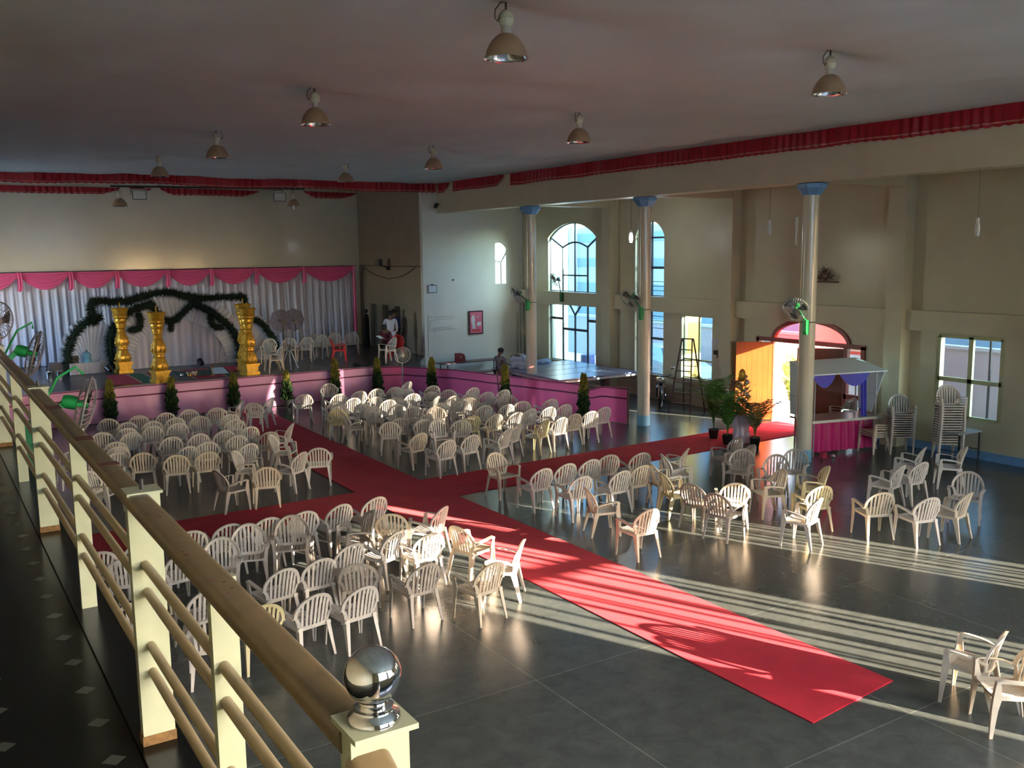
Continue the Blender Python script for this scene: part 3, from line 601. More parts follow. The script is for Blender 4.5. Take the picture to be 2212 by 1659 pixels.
# ---------------------------------------------------------------- small stage things
def striped(n,cols,w_):
    m=bpy.data.materials.new(n); m.use_nodes=True; t=m.node_tree; b=t.nodes['Principled BSDF']; b.inputs['Roughness'].default_value=.85
    tc=t.nodes.new('ShaderNodeTexCoord'); sp=t.nodes.new('ShaderNodeSeparateXYZ'); mu=t.nodes.new('ShaderNodeMath'); mu.operation='MULTIPLY'; mu.inputs[1].default_value=1/w_
    fr_=t.nodes.new('ShaderNodeMath'); fr_.operation='FRACT'; rp=t.nodes.new('ShaderNodeValToRGB'); rp.color_ramp.interpolation='CONSTANT'
    t.links.new(tc.outputs['Object'],sp.inputs[0]); t.links.new(sp.outputs['X'],mu.inputs[0]); t.links.new(mu.outputs[0],fr_.inputs[0]); t.links.new(fr_.outputs[0],rp.inputs[0]); t.links.new(rp.outputs[0],b.inputs['Base Color'])
    e=rp.color_ramp.elements; e[0].position=0; e[0].color=(*cols[0][1],1); e[1].position=cols[1][0]; e[1].color=(*cols[1][1],1)
    for p,c in cols[2:]: q=e.new(p); q.color=(*c,1)
    return m
STR=striped('striped_dhurrie',[(0,(.35,.02,.04)),(.22,(.42,.22,.16)),(.25,(.02,.10,.05)),(.42,(.42,.22,.16)),(.45,(.16,.02,.03)),(.62,(.42,.22,.16)),(.65,(.10,.09,.09)),(.85,(.42,.22,.16)),(.88,(.35,.02,.04))],2.6)
tag(MB().prism([(4.95,30.6,1.056),(8.75,30.6,1.056),(9.0,33.1,1.056),(5.2,33.2,1.056)],(0,0,.008)).build('striped_mat',STR),'striped red and green cotton mat on the stage under the pillars','mat')
tag(MB().prism([(7.1,31.3,1.066),(8.7,31.0,1.066),(8.95,32.6,1.066),(7.2,32.8,1.066)],(0,0,.006)).build('dark_mat',mat('dark_green_cloth',(.03,.05,.035),rough=.9)),'small dark green cloth spread on the striped mat','mat')
tag(MB().prism([(8.15,31.3,1.076),(8.65,31.15,1.076),(8.95,32.9,1.076),(8.55,33.0,1.076)],(0,0,.006)).build('white_mat',mat('pale_blue_cloth',(.55,.62,.66),rough=.9)),'pale blue-white cloth strip lying across the mats','mat')
tag(MB().prism([(8.8,31.6,1.066),(9.5,32.2,1.066),(9.6,33.3,1.066),(8.95,33.2,1.066)],(0,0,.006)).build('red_mat',mat('red_cloth',(.45,.02,.05),rough=.9)),'crimson cloth piece at right end of the mats by the pillars','mat')
BR=mat('brass',(.55,.32,.10),rough=.3,metal=.9); SIL=mat('steel_plate',(.75,.75,.75),rough=.2,metal=1)
def vessel(x,y,k,label,m_,s=1,z=1.075):
    pr={0:[(.0,0),(.05,0),(.075,.04),(.07,.09),(.04,.12),(.055,.14),(.05,.14),(.03,.12)],1:[(0,0),(.05,0),(.012,.03),(.012,.2),(.05,.23),(.055,.24),(.01,.235)],2:[(0,0),(.09,0),(.12,.03),(.115,.03),(.08,.008),(0,.008)]}[k]
    o=MB().lathe([(r*s,q*s) for r,q in pr],n=18).build(['brass_pot','oil_lamp','steel_plate'][k],m_,smooth=40); o.location=(x,y,z); tag(o,label,['pot','oil lamp','plate'][k],'ritual vessels on the stage mats'); return o
vessel(8.05,30.9,1,'brass oil lamp on a stem, rightmost of the ritual vessels',BR,1.3); vessel(7.35,31.0,0,'brass pot nearest to the stage edge cypress',BR); vessel(7.5,31.3,2,'steel plate lying left of the brass lamp',SIL); vessel(7.15,31.2,0,'white-rimmed small pot beside the front pillar',SIL,.8); vessel(6.85,30.9,2,'small steel plate close to the front gold pillar',SIL,.7); vessel(7.7,31.55,0,'small brass pot at the rear of the vessels',BR,.7)
fl=MB()
for i in range(26):
    a=rg.random()*6.28; r=rg.random()*.16; fl.sphere((7.45+r*math.cos(a),31.12+r*math.sin(a),1.12+rg.random()*.10),.028,6,4)
tag(fl.build('flower_heap',mat('faded_flower_petals',(.55,.40,.34),rough=.9)),'small heap of pale flowers among the ritual vessels','flowers',kind='stuff')
# white covered low table with jug
t=thing('low_table','low table covered to the floor with a white cloth, left on stage','table',(4.68,34.25,1.055),.12)
def fn(u,v):
    a=2*PI*u; c,s=math.cos(a),math.sin(a); k=1/max(abs(c)/.48,abs(s)/.22); return (c*k*(1+.03*(1-v)*math.sin(u*150)),s*k*(1+.06*(1-v)*math.sin(u*150)),.01+.37*v)
o=MB().grid(fn,240,5).build('white_cloth_skirt',WCL,t,smooth=True,fix=False); MB().box(-.48,.48,-.22,.22,.37,.39).build('table_top',mat('white_table_cloth',(.62,.68,.70),rough=.8),t)
WAT=mat('blue_water_jug_plastic',(.22,.55,.72),rough=.15,alpha=.75)
j=thing('water_jug','large blue plastic water jug standing on the white covered table','water jug',(4.80,34.2,1.447))
MB().lathe([(0,0),(.125,0),(.135,.02),(.135,.11),(.128,.12),(.135,.13),(.135,.26),(.11,.31),(.05,.34),(.035,.35)],n=24).build('body',WAT,j,smooth=40); MB().lathe([(.035,.35),(.035,.40),(.03,.41),(0,.41)],n=16).build('neck_cap',mat('dull_blue_cap',(.12,.25,.35)),j,smooth=40)
o=thing('speaker_box','small dark box on the white covered table left of the jug','box',(4.42,34.2,1.447),.2); MB().box(-.1,.1,-.09,.09,0,.24).build('case',BLACKP,o); MB().lathe([(.0,.0),(.05,.012),(.065,0)],n=16).xf(Matrix.Translation((0,-.095,.12))@Matrix.Rotation(PI/2,4,'X')).build('cone',DARK,o)
for x_,l in ((3.55,'shiny metal pot on stage left of the white covered table'),(3.85,'bright steel tumbler beside the white covered table')):
    o=MB().lathe([(0,0),(.10,0),(.11,.2),(.12,.22),(.1,.22),(.09,.03)],n=18).build('steel_pot',SIL,smooth=40); o.location=(x_,33.6,1.056); tag(o,l,'pot','steel pots left on stage')
b=MB().box(-.22,.22,-.2,.2,0,.42); o=b.build('metal_trunk',mat('dark_grey_trunk',(.06,.06,.075),rough=.5)); o.location=(3.85,34.4,1.056); tag(o,'dark grey trunk standing left of the white covered table','trunk')
# PAR lights
def par(x,y,rz,label):
    t=thing('stage_par_light',label,'stage light',(x,y,1.056),rz,'black floor lights behind the arch')
    m=Matrix.Translation((0,0,.17))@Matrix.Rotation(math.radians(-60),4,'X')
    MB().lathe([(0,-.13),(.07,-.12),(.10,-.02),(.105,.10),(.095,.10),(.085,.0),(0,-.02)],n=20).xf(m).build('can',BLACKP,t,smooth=40)
    MB().tube([(-.12,0,.17),(-.12,0,.02),(.12,0,.02),(.12,0,.17)],.01,6).build('yoke',BLACKP,t); MB().lathe([(0,.085),(.09,.085)],n=20).xf(m).build('lens',mat('dark_lens',(.03,.03,.05),rough=.1),t,fix=False)
par(8.40,33.75,.2,'black floor stage light in front of the arch cloth, middle'); par(9.95,33.7,-.2,'black floor stage light at the right foot of the arch'); par(5.35,33.6,.4,'black floor stage light left of the rear left gold pillar')
# photo umbrellas
UMB=clothmat('white_umbrella_nylon',(.40,.38,.46),.4,.5)
def photo_light(x,y,label,seed):
    t=thing('studio_light',label,'studio light',(x,y,1.056),0,'studio lights with white umbrellas')
    b=MB().tube([(0,0,.1),(0,0,1.33)],.014,8)
    for a in range(3): b.tube([(0,0,.45),(.36*math.cos(a*2.094),.36*math.sin(a*2.094),.01)],.010,6)
    b.build('stand',BLACKP,t); b=MB().lathe([(0,-.09),(.055,-.09),(.06,.06),(.085,.10),(.0,.09)],n=16).xf(Matrix.Translation((0,-.02,1.38))@Matrix.Rotation(PI/2,4,'X')); b.build('lamp_head',BLACKP,t,smooth=40)
    def fn(u,v):
        a=2*PI*u; k=1-.10*abs(math.sin(a*4)); r=.45*v*(1-(1-k)*v); return (r*math.cos(a),.42-.22*v*v,1.42+r*math.sin(a))
    b=MB().grid(fn,64,8); o=b.build('umbrella',UMB,t,smooth=True,fix=False)
    b=MB()
    for k in range(8): a=k*PI/4+PI/8; b.tube([fn(a/2/PI,v/6) for v in range(7)],.004,4)
    b.tube([(0,.0,1.42),(0,.44,1.42)],.006,5); b.build('umbrella_ribs',DARK,t)
photo_light(11.62,34.3,'white studio umbrella light, left one, behind the stage chairs',0); photo_light(12.16,34.45,'white studio umbrella light, right one, behind the stage chairs',1)
t=thing('camera_tripod','silver legged camera tripod standing near the stage edge','tripod',(10.75,31.2,1.056)); TS=mat('silver_tripod_tube',(.62,.66,.70),rough=.3,metal=.6)
for a in (.3,2.4,4.5):
    d=(math.cos(a),math.sin(a)); MB().bar((.03*d[0],.03*d[1],.66),(.2*d[0],.2*d[1],.30),.045,.03).bar((.2*d[0],.2*d[1],.30),(.34*d[0],.34*d[1],.0),.03,.02).build('leg',TS,t)
MB().tube([(0,0,.3),(0,0,.78)],.018,8).lathe([(0,.62),(.05,.62),(.05,.7),(0,.7)],n=12).build('centre_column',DARK,t); MB().box(-.05,.05,-.04,.04,.78,.84).tube([(0,0,.8),(.1,-.25,.72)],.01,6).build('pan_head',BLACKP,t)
b=MB()
for i in range(9): b.sphere((12.95+.09*math.cos(i*2.1)*(i%3),30.42+.03*i%.1,1.10+.03*(i%2)),.09,8,6,(1.2,.9,.6))
tag(b.build('dark_bag',mat('black_bag_cloth',(.012,.012,.014),rough=.8),smooth=True),'dark crumpled bag lying on the stage edge near the corner','bag')
# wall floodlight and cable, camera
t=thing('wall_floodlight','dark square floodlight on bracket high on the return wall','floodlight',(16.1,34.95,4.55))
MB().box(-.28,-.12,-.17,.17,-.12,.16).build('housing',BLACKP,t); MB().box(-.30,-.28,-.15,.15,-.10,.14).build('glass_front',mat('grey_reflector_glass',(.30,.26,.26),rough=.15,metal=.5),t); MB().bar((-.14,0,-.1),(.2,0,-.2),.05).bar((.20,-.08,-.22),(.20,.08,-.22),.14).build('wall_bracket',BLACKP,t)
b=MB().tube([(16.32,37.9,4.44),(16.32,35.0,4.42),(16.32,32.1,4.42)],.012,5); b.tube([(16.32,37.7,4.40),(16.32,36.4,4.05),(16.32,35.0,3.9),(16.32,33.6,4.05),(16.32,32.6,4.38)],.010,5)
tag(b.build('wall_cable',BLACKP),'dark cable strung in a shallow loop under the wall floodlight','cable')
t=thing('security_camera','small dark security camera on the end of the side beam','camera',(17.0,31.75,6.75)); MB().bar((-.02,0,0),(-.18,0,-.06),.03).build('arm',DARK,t); MB().lathe([(0,0),(.07,0),(.075,.18),(0,.18)],n=12).xf(Matrix.Translation((-.2,0,-.16))@Matrix.Rotation(.5,4,'Y')).build('body',BLACKP,t,smooth=40)
# ---------------------------------------------------------------- objects on the white end wall
t=thing('framed_poster','pink poster with a white head silhouette in a dark frame','picture',(18.6,31.99,2.2))
MB().box(-.32,.32,-.05,-.0,-.46,.46).build('frame',mat('dark_maroon_frame',(.05,.01,.02),rough=.4),t); MB().box(-.27,.27,-.055,-.05,-.41,.41).build('print',mat('pink_poster_print',(.75,.16,.26),rough=.5),t)
b=MB().poly([(-.22+.17*(.5+.5*math.cos(a)) ,-.057,.10+.20*math.sin(a)) for a in [2*PI*k/20 for k in range(20)]]).poly([(-.18,-.0575,-.05),(-.05,-.0575,-.05),(-.03,-.0575,-.24),(-.17,-.0575,-.24)])
b.poly([(.03,-.057,.0),(.22,-.057,.04),(.22,-.057,-.12),(.03,-.057,-.14)]).poly([(.05,-.057,.2),(.12,-.057,.27),(.10,-.057,.17)])
b.build('white_shapes',mat('white_print',(.72,.72,.75),rough=.5),t,fix=False)
MB().box(-.20,.20,-.058,-.0555,-.36,-.26).build('red_caption_band',mat('red_print',(.62,.08,.10),rough=.5),t)
t=thing('notice_board','small white notice board on the upper left of the end wall','notice board',(16.72,31.99,3.57)); MB().box(-.19,.19,-.04,0,-.15,.15).build('frame',mat('grey_purple_frame',(.20,.18,.25)),t); MB().box(-.16,.16,-.045,-.04,-.12,.12).build('panel',mat('white_panel',(.66,.68,.72)),t); MB().box(-.05,.05,-.05,0,.15,.18).build('hanger',DARK,t)
b=MB()
for a,q in (((16.55,2.5),(17.62,2.5)),((16.6,2.38),(17.6,2.42)),((16.6,2.38),(16.6,2.05)),((16.72,2.06),(17.55,2.10)),((16.5,2.0),(17.62,2.02)),((16.78,1.9),(16.78,2.0)),((16.52,2.6),(16.5,1.0))): b.bar((a[0],31.985,a[1]),(q[0],31.985,q[1]),.012)
tag(b.build('wall_conduit',mat('grey_conduit',(.30,.30,.32))),'faint rectangular conduit outline on the white end wall','conduit')
b=MB().box(17.60,17.66,31.95,32,3.86,3.91); tag(b.build('wall_hook',DARK),'tiny dark hook on the white end wall above the poster','hook')
b=MB().tube([(20.7,31.95,.6),(20.7,31.95,2.9)],.03,8).tube([(20.55,31.95,.6),(20.55,31.95,2.5)],.02,8); tag(b.build('drain_pipe',WALL,smooth=True),'cream vertical pipes in the corner right of the end wall','pipe')
# benches, platform behind the partition
DW=mat('dark_red_table_paint',(.10,.02,.025),rough=.4); PLY=mat('purple_grey_plywood',(.22,.20,.28),rough=.28,noise_=.12,scale=3)
def trestle(x0,y0,x1,y1,w_,z,label,m_=PLY,grp='folding tables behind the pink partition',nm='folding_table'):
    t=thing(nm,label,'table',(x0,y0,0),0,grp); a=Vector((x1-x0,y1-y0,0)); L=a.length; d=a/L; n=Vector((-d.y,d.x,0))*w_
    MB().prism([(0,0,z-.03),tuple(a)[:2]+(z-.03,),((a+n).x,(a+n).y,z-.03),(n.x,n.y,z-.03)],(0,0,.03)).build('table_top',m_,t)
    for s in (.08,.92):
        p=a*s; b=MB().bar((p+n*.05)+Vector((0,0,0)),(p+n*.05)+Vector((0,0,z-.03)),.03).bar((p+n*.95),(p+n*.95)+Vector((0,0,z-.03)),.03).bar((p+n*.05)+Vector((0,0,.3)),(p+n*.95)+Vector((0,0,.3)),.02); b.build('leg_frame',DARK,t)
    return t
trestle(16.55,30.95,19.4,31.0,.6,.80,'long narrow dark table along the white end wall',DW)
trestle(16.2,29.2,19.2,29.3,.5,.62,'long dark bench in front of the wall table',DW,nm='bench')
t=thing('red_bucket_seat','red rounded backrest of a folded seat on the wall bench','seat',(17.45,31.2,.80)); MB().prism([(-.22,0,0),(.22,0,0),(.22,0,.18),(.15,0,.30),(0,0,.34),(-.22,0,.34)],(0,.06,0)).build('backrest',mat('dull_red_vinyl',(.22,.02,.03),rough=.35),t); MB().sphere((0,-.02,.18),.04,10,6).build('badge',mat('pink_badge',(.6,.3,.3)),t)
pts=[((16.75,25.0),(18.85,27.95)),]
t=thing('wooden_platform','low wide platform of grey-purple boards by the large window','platform',(17.0,24.0,0))
for i in range(4):
    o=[( .1+i*.02,.2+i*1.06),(3.45-.0*i,.3+i*1.04),(3.45,1.28+i*1.04),(.12+i*.02,1.22+i*1.06)]
    MB().prism([(x_,y_,.86) for x_,y_ in o],(0,0,.04)).build('board',PLY,t)
b=MB().bar((.1,.1,.83),(3.45,.2,.83),.05,.06).bar((.1,.1,.83),(.1,4.3,.83),.05,.06)
b.build('edge_beam',mat('pale_plank_edge',(.45,.36,.36)),t)
b=MB()
for x_ in (.15,1.8,3.4):
    for y_ in (.2,2.2,4.2): b.bar((x_,y_,0),(x_,y_,.84),.05)
b.build('leg_frame',DARK,t)
# cloth bundle, folded sheet
def lump(name,c,r,m_,label,cat,seed,sc=(1,1,.6),amp=.3):
    b=MB().sphere((0,0,0),r,40,24,sc)
    b.v=[tuple(Vector(p)*(1+amp*noise.noise(Vector(p)*(2.2/r)+Vector((seed,0,0)))+amp*.4*noise.noise(Vector(p)*(6/r)+Vector((seed,5,0))))) for p in b.v]
    o=b.build(name,m_,smooth=True); o.location=c; return tag(o,label,cat)
lump('cloth_bundle',(17.9,27.5,1.08),.48,clothmat('crumpled_white_sheet',(.60,.62,.74),.2,.7),'big crumpled white sheet bundle on the platform beside two men','cloth',3,(1,.8,.5),.5)
lump('folded_sheet',(19.2,28.15,.98),.26,clothmat('pale_blue_sheet',(.50,.68,.85),.2,.7),'pale blue folded sheet on the platform right of the column','cloth',8,(1,.7,.35),.3)
# ---------------------------------------------------------------- fans
FG=mat('green_fan_plastic',(.02,.38,.09),rough=.3,coat=.2); FGD=mat('dark_green_plastic',(.012,.12,.04),rough=.35); WIRE=mat('fan_wire_chrome',(.45,.45,.45),rough=.3,metal=.7)
FBL=mat('dark_fan_blade',(.05,.06,.06),rough=.4)
def fan_head(t,c,dirv,r=.24,green=FG,wires=36,wm=WIRE):
    """cage, blades, motor as children of t, centred at c facing dirv (local)"""
    q=Vector(dirv).normalized().to_track_quat('Z','Y').to_matrix().to_4x4(); M=Matrix.Translation(c)@q
    b=MB()
    b.tube([(r*math.cos(a),r*math.sin(a),0) for a in [2*PI*k/32 for k in range(32)]],.010,5,closed=True)
    for rr,z in ((r*.3,.07),(r*.62,.058)): b.tube([(rr*math.cos(a),rr*math.sin(a),z) for a in [2*PI*k/24 for k in range(24)]],.003,4,closed=True)
    for k in range(wires):
        a=2*PI*k/wires; c_,s_=math.cos(a),math.sin(a)
        b.tube([(c_*.04,s_*.04,.075),(c_*r*.6,s_*r*.6,.062),(c_*r*.93,s_*r*.93,.03),(c_*r,s_*r,0),(c_*r*.93,s_*r*.93,-.04),(c_*r*.55,s_*r*.55,-.065),(c_*.06,s_*.06,-.07)],.0032,3,cap=False)
    b.lathe([(0,.078),(.045,.077),(.045,.07),(0,.07)],n=16)
    b.xf(M).build('cage',wm,t,smooth=60)
    b=MB()
    for k in range(3):
        a0=2*PI*k/3
        def fn(u,v):
            rr=.035+(r*.86-.035)*v; a=a0+(u-.5)*(.95-.1*v)+v*.25; return (rr*math.cos(a),rr*math.sin(a),(u-.5)*.05)
        bb=MB().grid(fn,6,6); bb.xf(M).build('blade',FBL,t,smooth=True,fix=False)
    MB().lathe([(0,-.20),(.05,-.19),(.062,-.15),(.06,-.08),(.03,-.06),(.03,.02),(0,.03)],n=20).xf(M).build('motor',green,t,smooth=50)
def wall_fan(base,headoff,dirv,label,green=FG,r=.30,grp='wall fans on the columns',strap=None,boxm=None):
    t=thing('wall_fan',label,'fan',base,0,grp)
    fan_head(t,headoff,dirv,r,green)
    h=Vector(headoff)-Vector(dirv).normalized()*.12
    MB().tube([(0,0,.14),(h.x*.4,h.y*.4,.2+.1*h.z),tuple(h)],[.03,.022,.02],8).build('arm',green,t,smooth=True)
    MB().prism([(-.055,-.05,.16),(.055,-.05,.16),(.055,-.05,-.10),(.03,-.05,-.17),(-.03,-.05,-.17),(-.055,-.05,-.10)],(0,.10,0)).build('bracket_box',boxm or green,t)
    if strap:
        MB().tube([(strap[0]+.186*math.cos(a),strap[1]+.186*math.sin(a),.10) for a in [2*PI*k/28 for k in range(28)]],.010,5,closed=True).build('fixing_strap',BLACKP,t)
    return t
wall_fan((17.12,14.50,3.18),(-.25,.10,.42),(-.75,-.35,-.45),'wall fan with bright green box strapped to the nearest column',FG,strap=(.23,.15))
wall_fan((17.12,20.26,3.20),(-.27,.12,.42),(-.75,-.25,-.5),'wall fan with green box strapped to the middle column',FG,strap=(.23,.14),boxm=mat('mid_green_plastic',(.015,.26,.07),rough=.3))
wall_fan((17.12,26.0,3.18),(-.38,.10,.36),(-.8,.05,-.35),'wall fan with green box strapped to the column by the end wall',FGD,strap=(.23,.15),boxm=FG)
wall_fan((20.58,28.95,3.22),(-.05,.28,.62),(-.85,.0,-.5),'wall fan silhouetted against the big arched window on the ledge',FGD,boxm=FGD)
def balcony_fan(loc_,hd,dirv,label):
    t=thing('wall_fan',label,'fan',loc_,0,'fans mounted outside the balcony railing')
    fan_head(t,hd,dirv,.25,FG,30,mat('grey_fan_wire',(.32,.28,.30),rough=.4,metal=.4))
    MB().tube([(-.18,0,.12),(-.05,.0,.36),(.10,0,.44),tuple(Vector(hd)+Vector((0,0,.27)))],.012,6).build('hoop_arm',FG,t,smooth=True)
    MB().bar((-.36,0,-.12),tuple(Vector(hd)-Vector(dirv).normalized()*.16),.05).build('arm',FG,t); MB().box(-.38,-.22,-.08,.08,-.42,.0).build('bracket_box',FGD,t,smooth=None)
balcony_fan((1.05,8.9,3.60),(.16,0,.10),(.92,-.20,-.25),'fan with pink reflecting cage outside the railing, nearer of the two large ones')
balcony_fan((.96,11.2,3.86),(.10,0,.10),(.92,-.15,-.30),'fan outside the railing below the white stage curtain, pale green hoop')
balcony_fan((.86,13.7,4.12),(.02,0,.06),(.5,-.8,-.1),'fan partly cut by the picture edge behind the steel ball')
t=thing('pedestal_fan','green pedestal fan on a tall grey pole before the pink skirting','fan',(13.72,28.55,0),0)
MB().lathe([(0,0),(.20,0),(.20,.02),(.05,.05),(.03,.08),(.022,.10)],n=24).build('base',DARK,t,smooth=40); MB().tube([(0,0,.05),(0,0,1.30)],.020,10).build('pole',mat('grey_blue_pole',(.14,.19,.20),rough=.4),t,smooth=60)
MB().tube([(0,0,1.26),(0,0,1.46)],.035,10).build('neck',FGD,t,smooth=60); fan_head(t,(-.02,-.10,1.56),(-.25,-1,-.08),.27,FG,40,mat('pale_fan_wire',(.60,.60,.58),rough=.35,metal=.3))
# ---------------------------------------------------------------- aisle objects
LM=mat('rusty_brown_ladder_steel',(.06,.03,.035),rough=.6)
t=thing('step_ladder','tall brown metal step ladder standing before the window with olive frame','ladder',(19.85,21.3,0),math.radians(-70))
H=2.25
MB().bar((-.36,-.5,0),(-.17,-.04,H),.04,.03).build('front_rail',LM,t); MB().bar((.36,-.5,0),(.17,-.04,H),.04,.03).build('front_rail',LM,t)
MB().bar((-.36,.5,0),(-.17,.04,H),.035,.03).build('rear_rail',LM,t); MB().bar((.36,.5,0),(.17,.04,H),.035,.03).build('rear_rail',LM,t)
for i in range(6):
    f=(i+1)/7; xx=.36-.19*f; yy=-.5+.46*f; MB().box(-xx,xx,yy-.04,yy+.04,H*f-.012,H*f+.012).build('step',LM,t)
b=MB()
for f in (.3,.62): xx=.36-.19*f; b.bar((-xx,.5-.46*f,H*f),(xx,.5-.46*f,H*f),.02)
b.box(-.18,.18,-.06,.06,H-.01,H+.02); b.build('cross_brace',LM,t)
t=thing('switch_box','white meter box with dark fittings on the wall beside the door','box',(20.84,20.95,2.05)); MB().box(-.10,0,-.24,.22,-.16,.18).build('cover',mat('white_box_paint',(.62,.60,.60),rough=.4),t); MB().box(-.12,0,-.18,.14,-.32,-.19).box(-.08,0,-.05,.03,-.42,-.32).build('dark_fittings',BLACKP,t); MB().tube([(-.03,.0,.18),(-.03,0,.9)],.012,6).build('conduit',DARK,t)
o=MB().box(20.76,20.85,20.66,20.80,3.47,3.68).build('small_speaker',BLACKP); tag(o,'small black box on the wall just above the ledge beside pilaster','box')
# wall shelf with dried decoration
t=thing('wall_shelf','small wall shelf holding a brown bushy ornament above the door','shelf',(20.84,17.15,4.05)); MB().box(-.20,0,-.55,.55,-.02,.02).build('shelf_board',mat('brown_wood',(.16,.09,.05)),t)
t=thing('shelf_ornament','brown and pink bushy ornament on the shelf above the door','ornament',(20.70,17.0,4.075)); b=MB()
for i in range(160):
    a=rg.random()*6.28; r=rg.random()*.32; z=rg.random()*(.34-r*.6); p=Vector((.1*math.cos(a)*rg.random(),r*math.sin(a),z)); d=Vector((rg.gauss(0,.4),rg.gauss(0,1),abs(rg.gauss(0,1)))).normalized()*.12; s=Vector((0,.012,.012)); b.add([p-s,p+s,p+d],[(0,1,2)])
b.build('twigs',mat('dry_brown_twigs',(.13,.08,.05),rough=.9),t,fix=False); MB().sphere((0,0,.14),.09,12,8,(.6,1.3,1)).build('pink_idol',mat('dull_pink_paint',(.45,.26,.20)),t,smooth=True)
# hanging bulbs
def hbulb(x,y,z0,z1,label,lit=False):
    t=thing('hanging_bulb',label,'light bulb',(x,y,z0),0,'bare bulbs on long cords in the side aisle')
    MB().tube([(0,0,0),(0,0,z1-z0+.22)],.007,5).build('cord',mat('grey_cord',(.18,.17,.15)),t); MB().lathe([(0,0),(.03,0),(.035,-.09),(.0,-.09)],n=12).xf(Matrix.Translation((0,0,z1-z0+.26))).build('holder',mat('white_bulb_glass',(.8,.8,.8)),t,smooth=40)
    bm_=mat('lit_bulb_glass',(.9,.95,1),emit=(.85,.93,1),estr=45) if lit else mat('unlit_cfl_glass',(.72,.76,.72),rough=.25)
    MB().lathe([(.0,-.12),(.04,-.11),(.052,-.02),(.05,.10),(.03,.17)],n=14).xf(Matrix.Translation((0,0,z1-z0))).build('bulb',bm_,t,smooth=True)
hbulb(18.8,17.2,7.05,5.42,'unlit white bulb on a cord between the middle and right columns'); hbulb(18.8,11.55,7.05,5.28,'unlit spiral bulb on a long cord at the right picture side')
hbulb(18.8,22.75,7.05,5.30,'glowing lit bulb on a cord beside the narrow arched window',True)
t=thing('tube_light','slim white tube light fixed beside the nearest column top','light',(17.10,14.85,5.35)); MB().tube([(0,0,-.3),(0,0,.3)],.016,8).build('tube',mat('white_tube',(.75,.78,.75),rough=.3),t,smooth=True); MB().box(.015,.05,-.02,.02,-.32,.32).build('batten',COLP,t)
# motorcycle
t=thing('motorcycle','dark parked motorcycle with mirrors half hidden behind the middle column','motorcycle',(20.05,22.75,0),math.radians(-40))
for yy,n_ in ((-.62,'front_wheel'),(.66,'rear_wheel')):
    b=MB().tube([(0,yy+.26*math.cos(a),.30+.26*math.sin(a)) for a in [2*PI*k/24 for k in range(24)]],.05,8,closed=True); w_=b.build(n_,mat('black_rubber',(.015,.015,.015),rough=.8),t,smooth=60)
    b=MB()
    for k in range(6): a=k*PI/3; b.bar((0,yy,.30),(0,yy+.23*math.cos(a),.30+.23*math.sin(a)),.02)
    b.build('spokes',DARK,w_)
b=MB().bar((-.07,-.62,.30),(-.07,-.36,.92),.035).bar((.07,-.62,.30),(.07,-.36,.92),.035); b.build('front_fork',CHROME,t)
MB().sphere((0,-.10,.78),.2,16,10,(.7,1.5,.75)).build('fuel_tank',mat('black_gloss_paint',(.02,.02,.022),rough=.12,coat=.8),t,smooth=True)
MB().sphere((0,.48,.80),.2,16,10,(.75,2.0,.35)).build('seat',BLACKP,t,smooth=True); MB().box(-.14,.14,-.22,.28,.28,.60).build('engine',mat('dark_engine',(.06,.06,.06),rough=.35,metal=.6),t)
MB().tube([(-.36,-.26,1.02),(-.2,-.38,.98),(.2,-.38,.98),(.36,-.26,1.02)],.016,8).build('handlebar',DARK,t,smooth=True)
MB().sphere((0,-.50,.88),.10,14,10).build('headlamp',CHROME,t,smooth=True)
for s in (-1,1): MB().tube([(s*.27,-.33,1.0),(s*.34,-.36,1.2)],.008,6).sphere((s*.36,-.36,1.25),.075,12,8,(1,.35,.6)).build('mirror',CHROME,t,smooth=True)
MB().tube([(.14,-.1,.3),(.16,.4,.3),(.17,.85,.36)],.045,10).build('exhaust',CHROME,t,smooth=True); MB().tube([(0,-.62+.33*math.cos(a),.30+.33*math.sin(a)) for a in [PI*k/10 for k in range(2,9)]],.05,6).build('mudguard',BLACKP,t,smooth=True)
# palms
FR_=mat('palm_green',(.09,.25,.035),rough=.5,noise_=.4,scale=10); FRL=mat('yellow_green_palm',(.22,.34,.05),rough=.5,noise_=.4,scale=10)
def palm(x,y,h,label,n=9,m_=FR_,spread=.55,seed=0,grp='potted palms',z=0,potm=None):
    r_=random.Random(seed); t=thing('potted_palm',label,'potted plant',(x,y,z),0,grp)
    MB().lathe([(0,0),(.10,0),(.14,.25),(.15,.26),(.135,.26),(.12,.22),(0,.22)],n=20).build('pot',potm or POT,t,smooth=40)
    st=MB()
    for k in range(n):
        a=2*PI*k/n+r_.uniform(-.3,.3); L=(h-.25)*r_.uniform(.72,1.0); sp=spread*r_.uniform(.5,1.1); P=[]
        for i in range(13):
            f=i/12; P.append(Vector((math.cos(a)*sp*(f**1.8)*1.0,math.sin(a)*sp*(f**1.8),.22+L*(f-.22*f**3.5*r_.uniform(.9,1.1)))))
        st.tube(P,[.010*(1-.7*i/12) for i in range(13)],5); fr=MB()
        for i in range(4,13):
            for j in range(3):
                f=(i-1+j/3)/12; p=P[i-1].lerp(P[i],j/3); d=(P[i]-P[i-1]).normalized(); s=d.cross(Vector((0,0,1)))
                if s.length<.1: s=Vector((math.sin(a),-math.cos(a),0))
                s.normalize(); ll=.30*(1-abs(f-.62)*1.3)
                for q in (-1,1):
                    v=(s*q*.85+d*.65+Vector((0,0,-.25+r_.uniform(-.15,.1)))).normalized()*ll; wv=d*.011
                    fr.add([p-wv,p+wv,p+v*.6+wv*1.0,p+v,p+v*.6-wv*1.0],[(0,1,2,3,4)])
        fr.build('frond',m_,t,fix=False)
    st.build('stems',m_,t); return t
